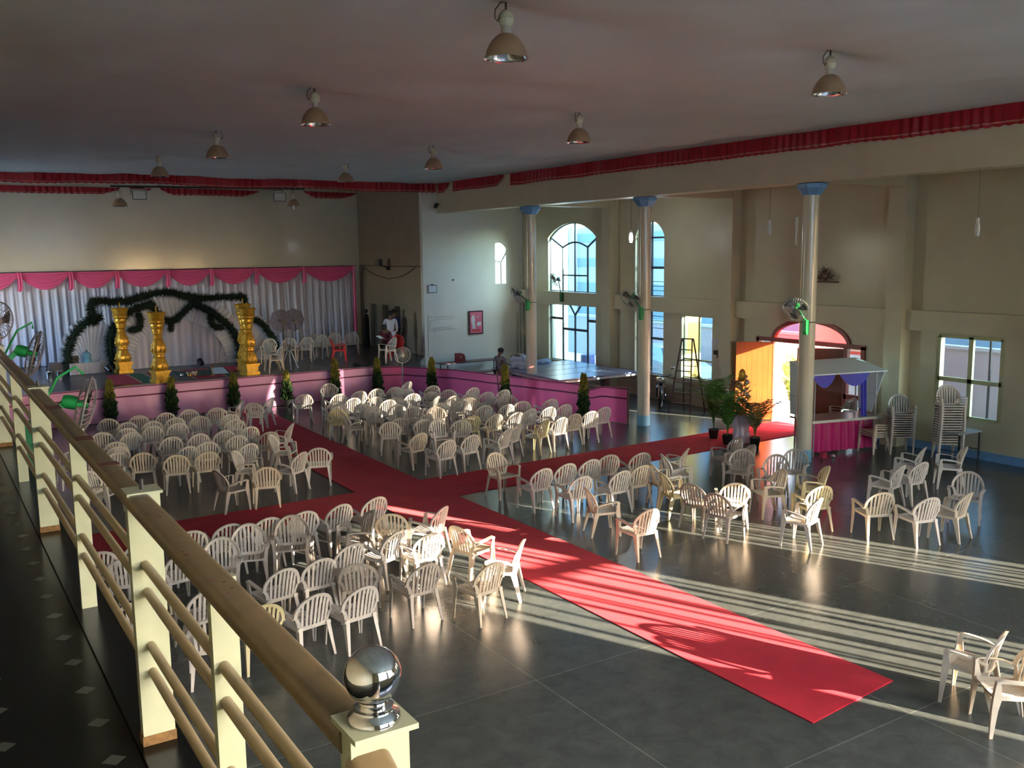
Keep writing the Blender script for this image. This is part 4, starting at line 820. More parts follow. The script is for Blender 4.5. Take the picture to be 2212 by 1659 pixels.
palm(17.55,17.80,2.25,'tallest potted palm at the carpet edge left of the flower stand',10,FR_,.55,1)
palm(17.30,17.05,1.75,'potted palm in front of the tall one, left of flower stand',8,FR_,.6,2)
palm(17.62,16.42,1.65,'sparse potted palm on the carpet right of the flower stand',6,mat('dull_olive_palm',(.13,.15,.04),rough=.6),.6,3)
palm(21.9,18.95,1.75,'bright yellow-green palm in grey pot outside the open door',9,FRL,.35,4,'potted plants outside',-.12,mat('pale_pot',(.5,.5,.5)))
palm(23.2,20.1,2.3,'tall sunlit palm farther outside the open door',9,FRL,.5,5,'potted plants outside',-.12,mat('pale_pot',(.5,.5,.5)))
palm(21.75,15.9,1.3,'leafy plant seen through the door sidelight behind the stall',8,FR_,.4,6,'potted plants outside',-.12)
# flower stand
t=thing('flower_stand','pedestal draped in white cloth carrying the gold flower arrangement','stand',(17.75,17.02,.016))
def fn(u,v):
    a=2*PI*u; r=(.26-.10*math.sin(PI*min(1,v*1.1))**1.5+.02*v)*(1+.16*math.sin(a*8+v*2)); return (r*math.cos(a),r*math.sin(a),.01+.72*v)
MB().grid(fn,120,12).build('draped_cloth',clothmat('white_drape',(.8,.8,.84),.3,.5),t,smooth=True,fix=False); MB().lathe([(0,.70),(.24,.70),(.25,.73),(0,.735)],n=24).build('top',mat('pale_top',(.6,.6,.62)),t)
t=thing('flower_arrangement','tall gold and white flower arrangement on the draped pedestal','flowers',(17.75,17.02,.755))
MB().lathe([(0,0),(.12,0),(.16,.10),(.12,.16),(0,.16)],n=18).build('bowl',GOLD,t,smooth=40)
b=MB(); w2=MB(); lf=MB(); r_=random.Random(9)
for i in range(60):
    a=r_.random()*6.28; f=r_.random(); z=.15+.85*f; r=.30*(1-.5*f)*r_.random()**.5; p=(r*math.cos(a),r*math.sin(a),z)
    (b if r_.random()<.6 else w2).sphere(p,r_.uniform(.03,.06),8,6,(1,1,.8))
for i in range(160):
    a=r_.random()*6.28; z=.12+.8*r_.random(); r=.22*r_.random(); p=Vector((r*math.cos(a),r*math.sin(a),z)); d=Vector((math.cos(a),math.sin(a),r_.uniform(0,1))).normalized()*.2; s=d.cross(Vector((0,0,1))).normalized()*.02; lf.add([p-s*.3,p+d*.5+s,p+d,p+d*.5-s],[(0,1,2,3)])
b.build('gold_flowers',mat('golden_petals',(.60,.42,.10),rough=.45),t,smooth=True); w2.build('white_flowers',mat('white_petals',(.75,.70,.70),rough=.6),t,smooth=True); lf.build('leaves',FR_,t,fix=False)
MB().sphere((0,0,1.0),.12,12,10,(.8,.8,1.4)).build('gold_leaf_tip',GOLD,t,smooth=True)
# canopy stall
KX,KY=17.80,14.85; t=thing('canopy_stall','white canopy stall with blue swags and counter right of the nearest column','stall',(KX,KY,0),math.radians(-14)); WM=mat('white_stall_sheet',(.60,.68,.72),rough=.45); GS=mat('galvanised_tube',(.35,.36,.36),rough=.35,metal=.7)
W_=1.95
for x_,y_ in ((.1,0),(W_-.1,0),(.1,.75),(W_-.1,.75)): MB().tube([(x_,y_,0),(x_,y_,2.0)],.018,8).build('leg',GS,t,smooth=60)
MB().box(-.02,W_+.02,-.10,.80,.84,.88).build('counter_board',mat('wood_counter',(.24,.18,.13),rough=.3,coat=.3),t); MB().box(-.02,W_+.02,-.115,-.10,.83,.895).build('aluminium_edge',mat('bare_aluminium',(.62,.60,.52)),t)
MB().prism([(-.10,-.12,1.98),(W_+.12,-.12,1.98),(W_-.05,.85,2.20),(-.05,.85,2.20)],(0,0,.03)).build('roof_panel',WM,t)
for nm_,x_ in (('side_panel',-.03),('side_panel',W_+.02)):
    MB().prism([(x_,-.12,1.98),(x_,.85,2.18),(x_,.78,.95),(x_,.30,.92)],(.02,0,0)).build(nm_,WM,t)
MB().bar((-.02,.1,1.4),(-.02,.8,1.4),.02).bar((W_+.03,.15,1.4),(W_+.03,.82,1.4),.02).build('brace',GS,t)
BLC=clothmat('royal_blue_cloth',(.10,.10,.62),.4,.5)
for a,b_ in ((0,.62),(.75,1.6)):
    def fn(u,v): s=math.sin(PI*u)**.8 if 0<u<1 else 0; return (a+(b_-a)*u,-.05-.03*s,1.97-v*(.03+.27*s))
    MB().grid(fn,20,8).build('blue_swag',BLC,t,smooth=True,fix=False)
def fn(u,v): return (W_-.55+.16*u+.05*v,.02+.03*math.sin(u*12),1.97-1.08*v)
MB().grid(fn,12,12).build('blue_drape',BLC,t,smooth=True,fix=False)
MG=clothmat('magenta_satin',(.55,.02,.16),.2,.4)
def fn(u,v): x=.0+W_*u; return (x,.20+.03*math.sin(x*2*PI*4+math.sin(x*5))*(1.2-v),.06+.77*v)
MB().grid(fn,160,5).build('magenta_skirt',MG,t,smooth=True,fix=False)
o=MB().lathe([(0,0),(.05,0),(.06,.05),(.03,.10),(0,.1)],n=14).build('steel_pot',SIL,smooth=40); o.location=(18.15,14.45,0); tag(o,'shiny small pot on the floor under the stall counter','pot')
o=MB().box(-.07,.07,-.05,.05,0,.14).build('red_carton',mat('red_carton_card',(.5,.03,.06))); o.location=(18.02,14.62,0); tag(o,'small red carton on the floor by the stall leg','box')
t=trestle(19.75,12.3,20.6,12.25,.55,.74,'grey folding table under the right window behind the chair stack',mat('grey_table_top',(.30,.34,.36),rough=.3),None,'folding_table'); 
# ---------------------------------------------------------------- plastic armchair
CW=mat('white_chair_plastic',(.66,.60,.53),rough=.36,noise_=.10,scale=7); CC=mat('cream_chair_plastic',(.66,.56,.42),rough=.36,noise_=.10,scale=7); CYL=mat('yellowed_chair_plastic',(.68,.58,.33),rough=.36,noise_=.08,scale=7)
CSH=mat('dusty_chair_plastic',(.50,.43,.36),rough=.45,noise_=.14,scale=7); CR=mat('red_chair_plastic',(.62,.012,.02),rough=.32)  # includes a darker copy of the white, for chairs seen in shade
def backy(x,z): return -.195-.24*(z-.42)+.75*x*x-(.10*max(0,z-.70))
def armchair_meshes():
    P={}
    # backrest: arched rim, slats, lower band
    b=MB(); zc,RXo,RZo,wd=.585,.272,.275,.040; rim=[]
    for i in range(25):
        a=-.12+ (PI+.24)*i/24; rim.append((RXo*math.cos(a),zc+RZo*math.sin(a)))
    vs=[];fs=[]
    for i,(x,z) in enumerate(rim):
        k=(RXo-wd)/RXo; xi=x*k; zi=zc+(z-zc)*k; yo,yi=backy(x,z),backy(xi,zi)
        vs+=[(x,yo+.020,z),(x*1.01,yo-.012,z+.004),(xi,yi-.004,zi),(xi,yi+.006,zi)]
    for i in range(24):
        for j in range(4): a=i*4+j;b2=i*4+(j+1)%4; fs.append((a,b2,b2+4,a+4))
    fs+= [(0,1,2,3),(99,98,97,96)]; b.add(vs,fs)
    xo=RXo-wd
    for s in (-1,1):   # straight lower sides
        pts=[(s*.262,.56),(s*.235,.50),(s*.215,.41)]; q=[(s*(.262-.045),.56),(s*(.235-.045),.50),(s*(.215-.045),.41)]
        for i in range(2):
            A_=[(pts[i][0],pts[i][1]),(q[i][0],q[i][1]),(q[i+1][0],q[i+1][1]),(pts[i+1][0],pts[i+1][1])]
            b.hexa([(x,backy(x,z)-.006,z) for x,z in A_],[(x,backy(x,z)+.010,z) for x,z in A_])
    for k in range(7):
        x0=(k-3)*.0535; 
        def top(x): return zc+(RZo-wd)*math.sqrt(max(0,1-(x/xo)**2))+.012
        n=5; w2=.0165; fan_=1.12
        zt=top(x0*fan_); L=[]
        for i in range(n+1):
            z=.42+(zt-.42)*i/n; xx=x0*(1+(fan_-1)*i/n); L.append((xx,z))
        vs=[]
        for xx,z in L:
            y=backy(xx,z); vs+=[(xx-w2,y-.004,z),(xx+w2,y-.004,z),(xx+w2,y+.008,z),(xx-w2,y+.008,z)]
        b.add(vs,[(i*4+j,i*4+(j+1)%4,i*4+4+(j+1)%4,i*4+4+j) for i in range(n) for j in range(4)])
    vs=[]
    for i in range(9):
        x=-.215+.43*i/8
        for z in (.395,.445): y=backy(x,z); vs+=[(x,y-.007,z),(x,y+.010,z)]
    b.add(vs,[(i*4,i*4+4,i*4+5,i*4+1) for i in range(8)]+[(i*4+2,i*4+3,i*4+7,i*4+6) for i in range(8)]+[(i*4,i*4+2,i*4+6,i*4+4) for i in range(8)]+[(i*4+1,i*4+5,i*4+7,i*4+3) for i in range(8)])
    P['backrest']=b
    # seat: frame plus slats with a front lip
    b=MB(); zs=lambda y:.415+.03*((y+.2)/.44)**2+.012*(y>.2)
    def sl(x0,x1,y0=-.20,y1=.235,n=5):
        vs=[]
        for i in range(n+1):
            y=y0+(y1-y0)*i/n; z=zs(y)-.012*(1-(abs(x0+x1)/2/.22)**2); k=.92+.08*(y+.2)/.44
            vs+=[(x0*k,y,z-.010),(x1*k,y,z-.010),(x1*k,y,z),(x0*k,y,z)]
        b.add(vs,[(i*4+j,i*4+(j+1)%4,i*4+4+(j+1)%4,i*4+4+j) for i in range(n) for j in range(4)]+[(0,1,2,3),(n*4+3,n*4+2,n*4+1,n*4)])
    sl(-.24,-.185); sl(.185,.24)
    for k in range(6): x0=-.172+k*.060; sl(x0,x0+.044,-.19,.19)
    sl(-.20,.20,.175,.235,2); sl(-.20,.20,-.20,-.155,1)
    b.hexa([(-.235,.225,.424),(.235,.225,.424),(.235,.243,.424),(-.235,.243,.424)],[(-.235,.225,.44),(.235,.225,.44),(.235,.243,.45),(-.235,.243,.45)])
    for s in (-1,1): b.hexa([(s*.222,-.2,.395),(s*.24,-.2,.395),(s*.245,.24,.405),(s*.228,.24,.405)],[(s*.215,-.2,.43),(s*.236,-.2,.43),(s*.245,.24,.445),(s*.228,.24,.445)])
    P['seat']=b
    for s in (-1,1):
        # armrest
        b=MB(); path=[(.262,backy(.262,.575)+.0,.575,.05),(.283,-.075,.612,.050),(.288,.02,.628,.050),(.286,.13,.640,.052),(.280,.205,.640,.054),(.272,.235,.620,.05)]
        vs=[]
        for x,y,z,w_ in path: vs+=[(s*(x-w_/2),y,z),(s*(x+w_/2),y,z-.004),(s*(x+w_/2),y,z-.026),(s*(x-w_/2),y,z-.012)]
        n=len(path)-1
        b.add(vs,[(i*4+j,i*4+(j+1)%4,i*4+4+(j+1)%4,i*4+4+j) for i in range(n) for j in range(4)]+[(0,1,2,3),(n*4+3,n*4+2,n*4+1,n*4)]); P['armrest%d'%s]=b
        # front leg: from the arm end down to the floor, L-shaped section
        def leg(rows):
            b=MB()
            for (i0,i1) in ((0,1),):
                pass
            vs=[]
            for x,y,z,w_,d in rows:   # outer corner at (x,y); flanges run w_ inward in x and d in y
                sy=1 if rows[-1][1]>0 else -1; th=.014
                vs+=[(s*x,y,z),(s*(x-w_),y,z),(s*(x-w_),y-sy*th,z),(s*(x-th),y-sy*th,z),(s*(x-th),y-sy*d,z),(s*x,y-sy*d,z)]
            n=len(rows)-1
            return b.add(vs,[(i*6+j,i*6+(j+1)%6,i*6+6+(j+1)%6,i*6+6+j) for i in range(n) for j in range(6)]+[(0,1,2,3,4,5),tuple(n*6+j for j in (5,4,3,2,1,0))])
        P['leg%df'%s]=leg([(.292,.232,.625,.045,.040),(.272,.248,.44,.055,.085),(.270,.258,.30,.048,.062),(.275,.270,0,.030,.034)])
        P['leg%dr'%s]=leg([(.222,-.205,.44,.055,.095),(.232,-.228,.30,.050,.068),(.250,-.285,0,.030,.034)])
    return P
PM={k:v.mesh({'a':'armrest','l':'leg','b':'backrest','s':'seat'}[k[0]],CW,35) for k,v in armchair_meshes().items()}
for me in PM.values():
    b=bmesh.new(); b.from_mesh(me); bmesh.ops.recalc_face_normals(b,faces=b.faces); b.to_mesh(me); b.free()
CM={'w':CW,'c':CC,'y':CYL,'d':CSH,'r':CR}
PROTO={}
def make_chair(col):
    t=bpy.data.objects.new('plastic_armchair',None); COL.objects.link(t); t.empty_display_size=.1
    for k,me in PM.items():
        o=bpy.data.objects.new(me.name.split('.')[0],me); COL.objects.link(o); o.parent=t
        o.material_slots[0].link='OBJECT'; o.material_slots[0].material=CM[col]
    return t
def chair(x,y,hd,col,label,group,z=0,tilt=None):
    if col not in PROTO: t=PROTO[col]=make_chair(col); t['used']=1; del t['used']
    else: t=dup(PROTO[col])
    t.location=(x,y,z); t.rotation_euler=(0,0,math.radians(hd-90)) if not tilt else tilt
    t['label']=label; t['category']='chair'; t['group']=group; return t
CH=[
 ("L",0,4.05,25.9,75,"w",233),("L",0,4.78,25.94,80,"w",300),("L",0,5.44,25.96,85,"w",358),("L",0,6.1,26.12,80,"w",408),
 ("L",0,6.83,25.97,75,"w",468),("L",0,7.42,26.51,150,"w",526),("L",0,7.97,26.18,60,"w",549),("L",0,8.32,26.67,140,"w",586),
 ("L",1,4.3,25.04,85,"w",275),("L",1,4.87,24.84,85,"w",331),("L",1,5.44,25.02,90,"w",377),("L",1,6.09,24.86,75,"w",431),
 ("L",1,6.79,24.7,85,"w",499),("L",2,3.58,23.98,80,"w",229),("L",2,4.13,24.22,90,"w",273),("L",2,4.73,24.11,85,"w",331),
 ("L",2,5.32,24.2,90,"w",385),("L",2,6.66,23.87,85,"w",508),("L",2,6.61,22.62,95,"w",541),("L",3,4.05,23.6,110,"w",283),
 ("L",3,4.76,22.43,90,"w",372),("L",3,5.36,22.42,95,"w",431),("L",3,6.0,22.5,90,"w",487),("L",3,6.06,21.69,90,"w",514),
 ("L",3,5.94,20.59,110,"w",543),("L",4,3.61,22.58,85,"w",250),("L",4,4.75,21.08,110,"w",412),("L",4,5.32,21.36,85,"w",449),
 ("L",4,6.79,21.67,100,"d",586),("L",4,6.95,20.88,-35,"w",582),("L",4,7.37,22.26,150,"w",634),("L",5,3.52,21.99,90,"w",254),
 ("L",5,3.89,20.98,80,"c",304),("L",5,4.43,20.32,80,"c",385),("L",5,5.03,20.25,85,"c",445),("L",5,5.73,19.57,-35,"w",503),
 ("L",5,6.49,19.0,130,"w",657),("L",5,7.18,19.24,70,"w",688),("L",6,3.4,21.32,90,"w",258),("L",6,4.96,18.17,12,"d",464),
 ("L",6,5.65,18.1,75,"c",576),("L",7,2.24,24.23,80,"w",82),("L",7,2.61,22.08,100,"w",160),("L",7,3.09,20.63,-60,"w",205),
 ("L",7,2.82,19.28,-40,"w",188),("L",7,1.58,22.22,80,"w",30),("C",0,9.61,26.88,80,"w",657),("C",0,11.11,28.57,70,"w",711),
 ("C",0,11.16,26.48,90,"w",778),("C",0,11.8,26.59,85,"w",817),("C",0,12.4,26.58,85,"w",854),("C",0,13.13,27.39,120,"w",885),
 ("C",0,13.51,26.13,80,"w",936),("C",0,13.55,25.04,65,"w",968),("C",0,14.25,25.0,95,"w",1025),("C",0,14.77,24.05,100,"w",1093),
 ("C",0,14.91,21.72,90,"w",1194),("C",0,14.69,20.76,95,"w",1223),("C",0,15.24,19.76,110,"w",1314),("C",1,10.43,26.28,90,"w",734),
 ("C",1,10.47,25.32,90,"w",765),("C",1,11.05,25.09,90,"w",812),("C",1,11.17,24.39,85,"w",841),("C",1,11.69,24.69,60,"w",857),
 ("C",1,12.55,26.0,85,"w",879),("C",1,12.25,25.03,85,"w",893),("C",1,12.95,24.99,65,"w",934),("C",1,12.37,24.05,135,"w",948),
 ("C",1,12.95,23.89,100,"w",983),("C",1,13.58,24.02,85,"w",1015),("C",1,14.18,23.98,85,"w",1054),("C",1,14.52,23.21,60,"w",1096),
 ("C",1,14.15,21.89,70,"w",1130),("C",2,9.86,25.06,85,"w",727),("C",2,9.66,24.25,80,"w",735),("C",2,9.42,23.7,70,"y",729),
 ("C",2,9.53,22.81,-5,"c",740),("C",2,10.25,24.17,95,"w",786),("C",2,10.41,23.45,60,"w",815),("C",2,11.01,23.45,80,"w",859),
 ("C",2,11.31,22.93,70,"w",886),("C",2,11.8,22.49,60,"d",942),("C",2,12.15,23.06,80,"w",953),("C",2,12.83,22.98,70,"w",999),
 ("C",2,13.38,23.31,50,"d",1015),("C",2,12.86,21.92,85,"w",1052),("C",2,13.42,21.7,90,"w",1094),("C",3,10.28,21.51,60,"d",866),
 ("C",3,9.79,21.16,65,"w",851),("C",3,10.87,21.64,105,"d",916),("C",3,10.64,20.99,65,"w",916),("C",3,10.73,20.21,-100,"w",955),
 ("C",3,12.03,21.52,0,"d",975),("C",3,11.32,20.34,70,"w",1001),("C",3,11.78,20.73,85,"y",1032),("C",3,12.35,20.56,90,"c",1072),
 ("C",3,12.94,20.49,100,"w",1114),("C",3,13.5,20.72,105,"w",1146),("C",3,14.09,20.67,95,"w",1186),("C",4,9.57,19.45,110,"c",913),
 ("C",4,9.72,18.34,105,"w",973),("C",4,10.46,18.56,105,"w",1025),("C",4,11.39,18.63,120,"w",1101),("C",4,11.95,19.05,125,"w",1124),
 ("C",4,12.79,19.08,125,"y",1184),("C",4,13.41,19.19,110,"w",1220),("C",4,14.01,19.41,105,"c",1249),("C",4,14.6,19.48,105,"w",1285),
 ("FL",0,3.26,14.57,85,"w",410),("FL",0,3.86,14.6,85,"w",493),("FL",0,4.48,14.6,85,"w",579),("FL",0,5.08,14.63,85,"w",658),
 ("FL",0,5.68,14.67,95,"w",734),("FL",0,6.36,14.76,95,"w",813),("FL",1,1.92,14.28,85,"w",230),("FL",1,2.49,14.47,95,"w",283),
 ("FL",1,2.87,13.55,95,"w",397),("FL",1,3.45,13.39,-110,"w",476),("FL",1,4.0,13.85,-108,"w",536),("FL",1,4.7,13.94,-112,"d",630),
 ("FL",1,5.69,13.73,175,"d",807),("FL",1,6.31,13.65,60,"c",847),("FL",1,6.9,13.52,130,"w",960),("FL",2,2.24,13.74,75,"w",268),
 ("FL",2,3.81,12.08,95,"w",617),("FL",2,4.4,12.2,90,"w",686),("FL",2,4.97,12.56,110,"w",768),("FL",2,4.88,11.7,65,"d",773),
 ("FL",2,5.72,12.73,120,"w",868),("FL",2,6.21,12.39,85,"w",924),("FL",2,6.98,12.27,15,"c",985),("FL",2,6.93,11.22,147,"w",1134),
 ("FL",3,2.03,11.93,80,"w",296),("FL",3,2.78,11.87,100,"w",455),("FL",3,3.23,10.97,85,"y",579),("FL",3,3.83,10.95,95,"w",683),
 ("FL",3,4.42,10.86,100,"w",772),("FL",3,5.49,11.19,90,"d",920),("FL",3,6.23,10.72,95,"c",1064),("FL",4,2.64,10.87,75,"w",455),
 ("FR",0,9.91,16.05,-85,"c",1066),("FR",0,9.93,14.87,95,"w",1178),("FR",0,10.56,14.94,100,"w",1234),("FR",0,11.17,14.96,100,"w",1286),
 ("FR",0,11.77,15.09,85,"d",1322),("FR",0,12.41,14.86,90,"d",1392),("FR",0,12.86,14.09,-15,"w",1430),("FR",0,13.23,14.57,140,"c",1489),
 ("FR",0,14.74,14.53,180,"d",1593),("FR",0,14.48,13.9,170,"d",1625),("FR",1,10.19,13.94,100,"w",1267),("FR",1,11.04,13.85,105,"w",1353),
 ("FR",1,11.66,13.98,95,"c",1396),("FR",1,12.16,13.66,-8,"c",1404),("FR",1,14.04,13.49,-140,"d",1600),("FR",1,14.18,12.68,-135,"d",1672),
 ("FR",1,14.9,12.83,-135,"d",1712),("FR",1,14.18,11.75,160,"y",1787),("FR",2,9.99,12.85,-15,"c",1265),("FR",2,11.8,12.91,-10,"y",1431),
 ("FR",2,11.68,12.19,25,"d",1496),("FR",2,12.25,11.91,65,"c",1598),("FR",2,13.27,11.99,175,"c",1689),("FR",2,13.24,10.94,90,"y",1787),
 ("FR",3,9.73,11.54,105,"c",1415),("FR",3,11.56,11.45,25,"d",1550),("FR",3,12.36,10.42,130,"w",1776),("FE",0,17.32,11.85,140,"w",1999),
 ("FE",0,17.92,11.32,155,"w",2084),("FE",1,15.56,11.11,130,"w",1955),("FE",1,16.21,11.07,115,"w",2003),("FE",1,15.9,9.69,-130,"d",2078),
 ("FE",2,13.75,10.05,85,"c",1921),("FE",2,14.06,9.41,105,"w",2026),("FE",2,14.73,9.24,130,"c",2099),("FE",3,9.53,5.62,115,"c",2186),
 ("FE",3,9.27,5.08,150,"c",2235),("ST",0,10.78,33.44,-115,"c",583),("ST",0,9.25,29.87,178,"d",577),("ST",0,9.36,28.35,0,"d",576),
 ("ST",0,11.48,33.32,-115,"d",626),("ST",0,12.04,33.09,-125,"d",664),("ST",0,12.96,34.25,-80,"d",679),("ST",0,12.77,33.68,-140,"d",697),
 ("ST",0,13.55,34.12,-120,"d",722),("ST",0,14.25,34.06,-115,"d",760),("ST",0,13.35,29.2,185,"w",845),
]

BLK={'L':('left rear block','plastic armchairs left of the far carpet',['front','second','third','fourth','fifth','sixth','seventh','railing-side']),
 'C':('right rear block','plastic armchairs right of the far carpet',['front','second','third','fourth','rearmost']),
 'FL':('near left block','plastic armchairs between railing and near carpet',['front','second','third','fourth','rearmost']),
 'FR':('near right block','plastic armchairs right of the near carpet',['front','second','third','rearmost']),
 'FE':('far right cluster','scattered plastic armchairs near the chair stacks',['front','second','third','carpet-end']),
 'ST':('stage','plastic armchairs on the stage',['only'])}
CN={'w':'white','c':'cream','y':'yellowed','d':'dusty beige'}
def hdname(h):
    h=(h+180)%360-180
    if 55<=h<=118: return 'facing the stage'
    if 118<h<=165: return 'angled left'
    if -45<=h<55: return 'turned right'
    if h>165 or h<-165: return 'turned left'
    return 'turned backwards'
rows={}
for c in CH: rows.setdefault((c[0],c[1]),[]).append(c)
for (bk,r),cs in rows.items():
    cs.sort(key=lambda c:c[6]); nm_,grp,rn=BLK[bk]; n=len(cs)
    for i,(_,_,x,y,h,col,px) in enumerate(cs):
        pos='leftmost' if i==0 else ('rightmost' if i==n-1 else ORD[i]+' from left')
        if n==1: pos='alone'
        if bk=='ST':
            if y<31.5: x,y={577:(10.05,30.7),576:(10.25,31.35),845:(14.35,31.0)}.get(px,(x,y))
            lab='%s plastic armchair on the stage, %s, %s'%(CN[col],hdname(h),pos if pos!='alone' else 'alone')
            chair(x,y,h,col,lab,grp,1.052); continue
        lab='%s armchair %s, %s in %s row of %s'%(CN[col],hdname(h),pos,rn[r],nm_)
        if 100<=h<=150: h-=7
        if px>1106 and bk in('FR','FE','C') and not(bk=='FE' and r==3): h-=(px-1106)*(.024 if bk!='C' else .06)
        elif bk=='FL' and 85<=h<=100: h+=6
        chair(x,y,h,col,lab,grp)
for x_,y_,h_,l in ((12.95,32.2,-20,'red plastic armchair on the stage turned right, below the curtain end'),(15.05,31.75,-125,'red plastic armchair on the stage beside the seated person')):
    chair(x_,y_,h_,'r',l,'red plastic armchairs on the stage',1.052)
def stack(x,y,hd,n,p,desc,col='w',z0=0,slide=.006):
    a=math.radians(hd)
    for k in range(n):
        f=n-1-k; pos='topmost chair' if f==0 else ('bottom chair' if k==0 else '%s chair from the top'%ORD[f])
        chair(x+math.cos(a)*slide*k,y+math.sin(a)*slide*k,hd,col,'%s %s of the %s'%({'w':'white plastic','c':'cream plastic','d':'dusty plastic'}[col],pos,desc),'stacked plastic chairs by the right wall',z0+p*k)
stack(20.10,12.80,-128,16,.060,'tallest stack, by the right window')
stack(19.95,13.95,-130,11,.055,'middle stack between stall and tallest stack','d')
stack(19.55,14.35,168,3,.052,'low three-chair stack next to the stall','c')
stack(20.15,15.75,160,4,.075,'small stack behind the stall counter','w')
# ---------------------------------------------------------------- outside
GND=mat('dusty_yard_ground',(.42,.38,.34),rough=.9,noise_=.2,scale=.6); FAC=mat('pale_facade',(.62,.66,.66),rough=.7,noise_=.06,scale=.8); FACB=mat('blue_grey_band',(.26,.36,.42),rough=.5); YEL=mat('yellow_ochre_wall',(.80,.46,.12),rough=.8)
struct('ground_yard',MB().box(-60,80,-70,90,-.3,-.13),GND)
t=thing('neighbour_building','pale neighbouring building with horizontal bands seen through the tall windows','building',(31,38,-.13))
MB().box(0,6,-30,40,0,6.3).build('wall',FAC,t)
for z_ in (1.6,2.9,4.2,5.5): MB().box(-.06,0,-30,40,z_,z_+.45).build('window_band',FACB,t)
for y_ in range(-14,40,6): MB().box(-.35,-.02,y_,y_+.4,0,6.3).build('pier',mat('white_pier',(.75,.76,.74)),t)
t=thing('compound_wall','low pale compound wall outside the windows','wall',(26.5,40,-.13)); MB().box(0,.2,-32,30,0,2.0).build('wall',mat('mauve_compound_wall',(.50,.46,.48),rough=.8),t); MB().box(-.05,.25,-32,30,2.0,2.1).build('coping',FAC,t)
o=MB().box(21.2,21.95,23.0,23.25,-.13,6.4).build('side_wall',YEL); tag(o,'sunlit ochre wall outside, seen through the olive framed window','wall')  # visible wall; height and gap set to narrow the sun on the end wall
o=MB().box(21.15,21.9,26.6,26.8,-.13,6.6).box(21.9,22.7,26.6,26.8,-.13,4.8).build('side_wall',YEL); tag(o,'narrow ochre fin wall outside before the big arched window','wall')  # out of view, added to cut the sun patch on the end wall
o=MB().box(21.9,22.5,31.2,31.8,-.13,6.4).build('porch_pillar',mat('white_pier',(.75,.76,.74))); tag(o,'white square porch pillar outside the big arched window','pillar')
o=MB().box(21.5,22.0,14.3,14.7,-.13,5).build('porch_pillar',YEL); tag(o,'sunlit ochre porch pillar outside the right window','pillar')
t=thing('car','pale silver-blue car parked outside the narrow window','car',(24.6,27.3,-.13),math.radians(75)); CAR=mat('silver_blue_car_paint',(.45,.55,.62),rough=.25,metal=.4,coat=.8)
def carsec(x,zs): return [(x,y,z) for y,z in zs]
b=MB(); secs=[(-2.0,.35,.62,.70),(-1.85,.25,.72,.80),(-1.0,.22,.85,.84),(0,.2,.9,.85),(1.2,.22,.92,.84),(1.9,.3,.85,.78)]
vs=[];
for x_,z0,z1,hw in secs: vs+=[(x_,-hw,z0),(x_,hw,z0),(x_,hw,z1),(x_,-hw,z1)]
b.add(vs,[(i*4+j,i*4+(j+1)%4,i*4+4+(j+1)%4,i*4+4+j) for i in range(5) for j in range(4)]+[(0,1,2,3),(23,22,21,20)]); b.build('body',CAR,t,smooth=40)
b=MB(); vs=[]
for x_,z1,hw in ((-1.05,.84,.76),(-.35,1.38,.62),(.9,1.42,.62),(1.75,.90,.74)): vs+=[(x_,-.80,.84),(x_,.80,.84),(x_,hw,z1),(x_,-hw,z1)]
b.add(vs,[(i*4+j,i*4+(j+1)%4,i*4+4+(j+1)%4,i*4+4+j) for i in range(3) for j in range(4)]+[(0,1,2,3),(15,14,13,12)]); b.build('cabin_glass',mat('dark_car_glass',(.03,.08,.10),rough=.1),t)
MB().box(-.3,.85,-.60,.60,1.375,1.43).build('roof',CAR,t)
for x_ in (-1.3,1.25):
    for s in (-1,1): MB().lathe([(0,-.09),(.28,-.09),(.31,-.05),(.31,.05),(.28,.09),(0,.09)],n=20).xf(Matrix.Translation((x_,s*.76,.31))@Matrix.Rotation(PI/2,4,'X')).build('wheel',mat('black_rubber',(.015,)*3),t,smooth=40)
t=thing('ramp_railing','curved dark railing with white steps outside the big window','railing',(23.2,35.0,-.13)); b=MB()
for k in range(5):
    b.tube([(1.2*math.cos(a)*1.0,-1.8+2.6*math.cos(a),.5+.16*k+.9*math.sin(a)) for a in [PI*(.08+.5*i/14) for i in range(15)]],.022,6)
b.build('rails',DARK,t); MB().box(-.2,1.6,-4,1.2,0,.55).build('white_steps',mat('white_pier',(.75,.76,.74)),t)
t=thing('blue_drum','dark blue drum standing outside the big window','drum',(22.9,30.4,-.13)); MB().lathe([(0,0),(.28,0),(.29,.3),(.28,.32),(.29,.6),(.28,.9),(0,.9)],n=24).build('body',mat('dark_blue_plastic_drum',(.06,.08,.22),rough=.4),t,smooth=40)
o=MB().prism([(21.2,14.9,2.95),(25.5,14.9,3.3),(25.5,20.4,3.3),(21.2,20.4,2.95)],(0,0,.04)).build('pink_awning',clothmat('pink_awning_cloth',(.85,.16,.28),.6,.7)); tag(o,'pink cloth awning outside above the entrance door','awning'); MB().bar((25.4,15.0,-.13),(25.4,15.0,3.3),.05).bar((25.4,20.3,-.13),(25.4,20.3,3.3),.05).bar((21.25,15.0,-.13),(21.25,15.0,2.96),.05).build('post',DARK,o)
t=thing('banner','white banner with red border hung outside the open door','banner',(24.6,19.9,2.1)); MB().box(-.02,.02,-1.6,1.2,-.35,.45).build('cloth',mat('white_banner',(.75,.74,.76)),t); MB().bar((0,-1.55,-2.23),(0,-1.55,.45),.04).bar((0,1.15,-2.23),(0,1.15,.45),.04).build('post',DARK,t); MB().box(-.03,.03,-1.6,1.2,-.45,-.35).build('red_border',mat('red_print',(.62,.08,.10)),t)
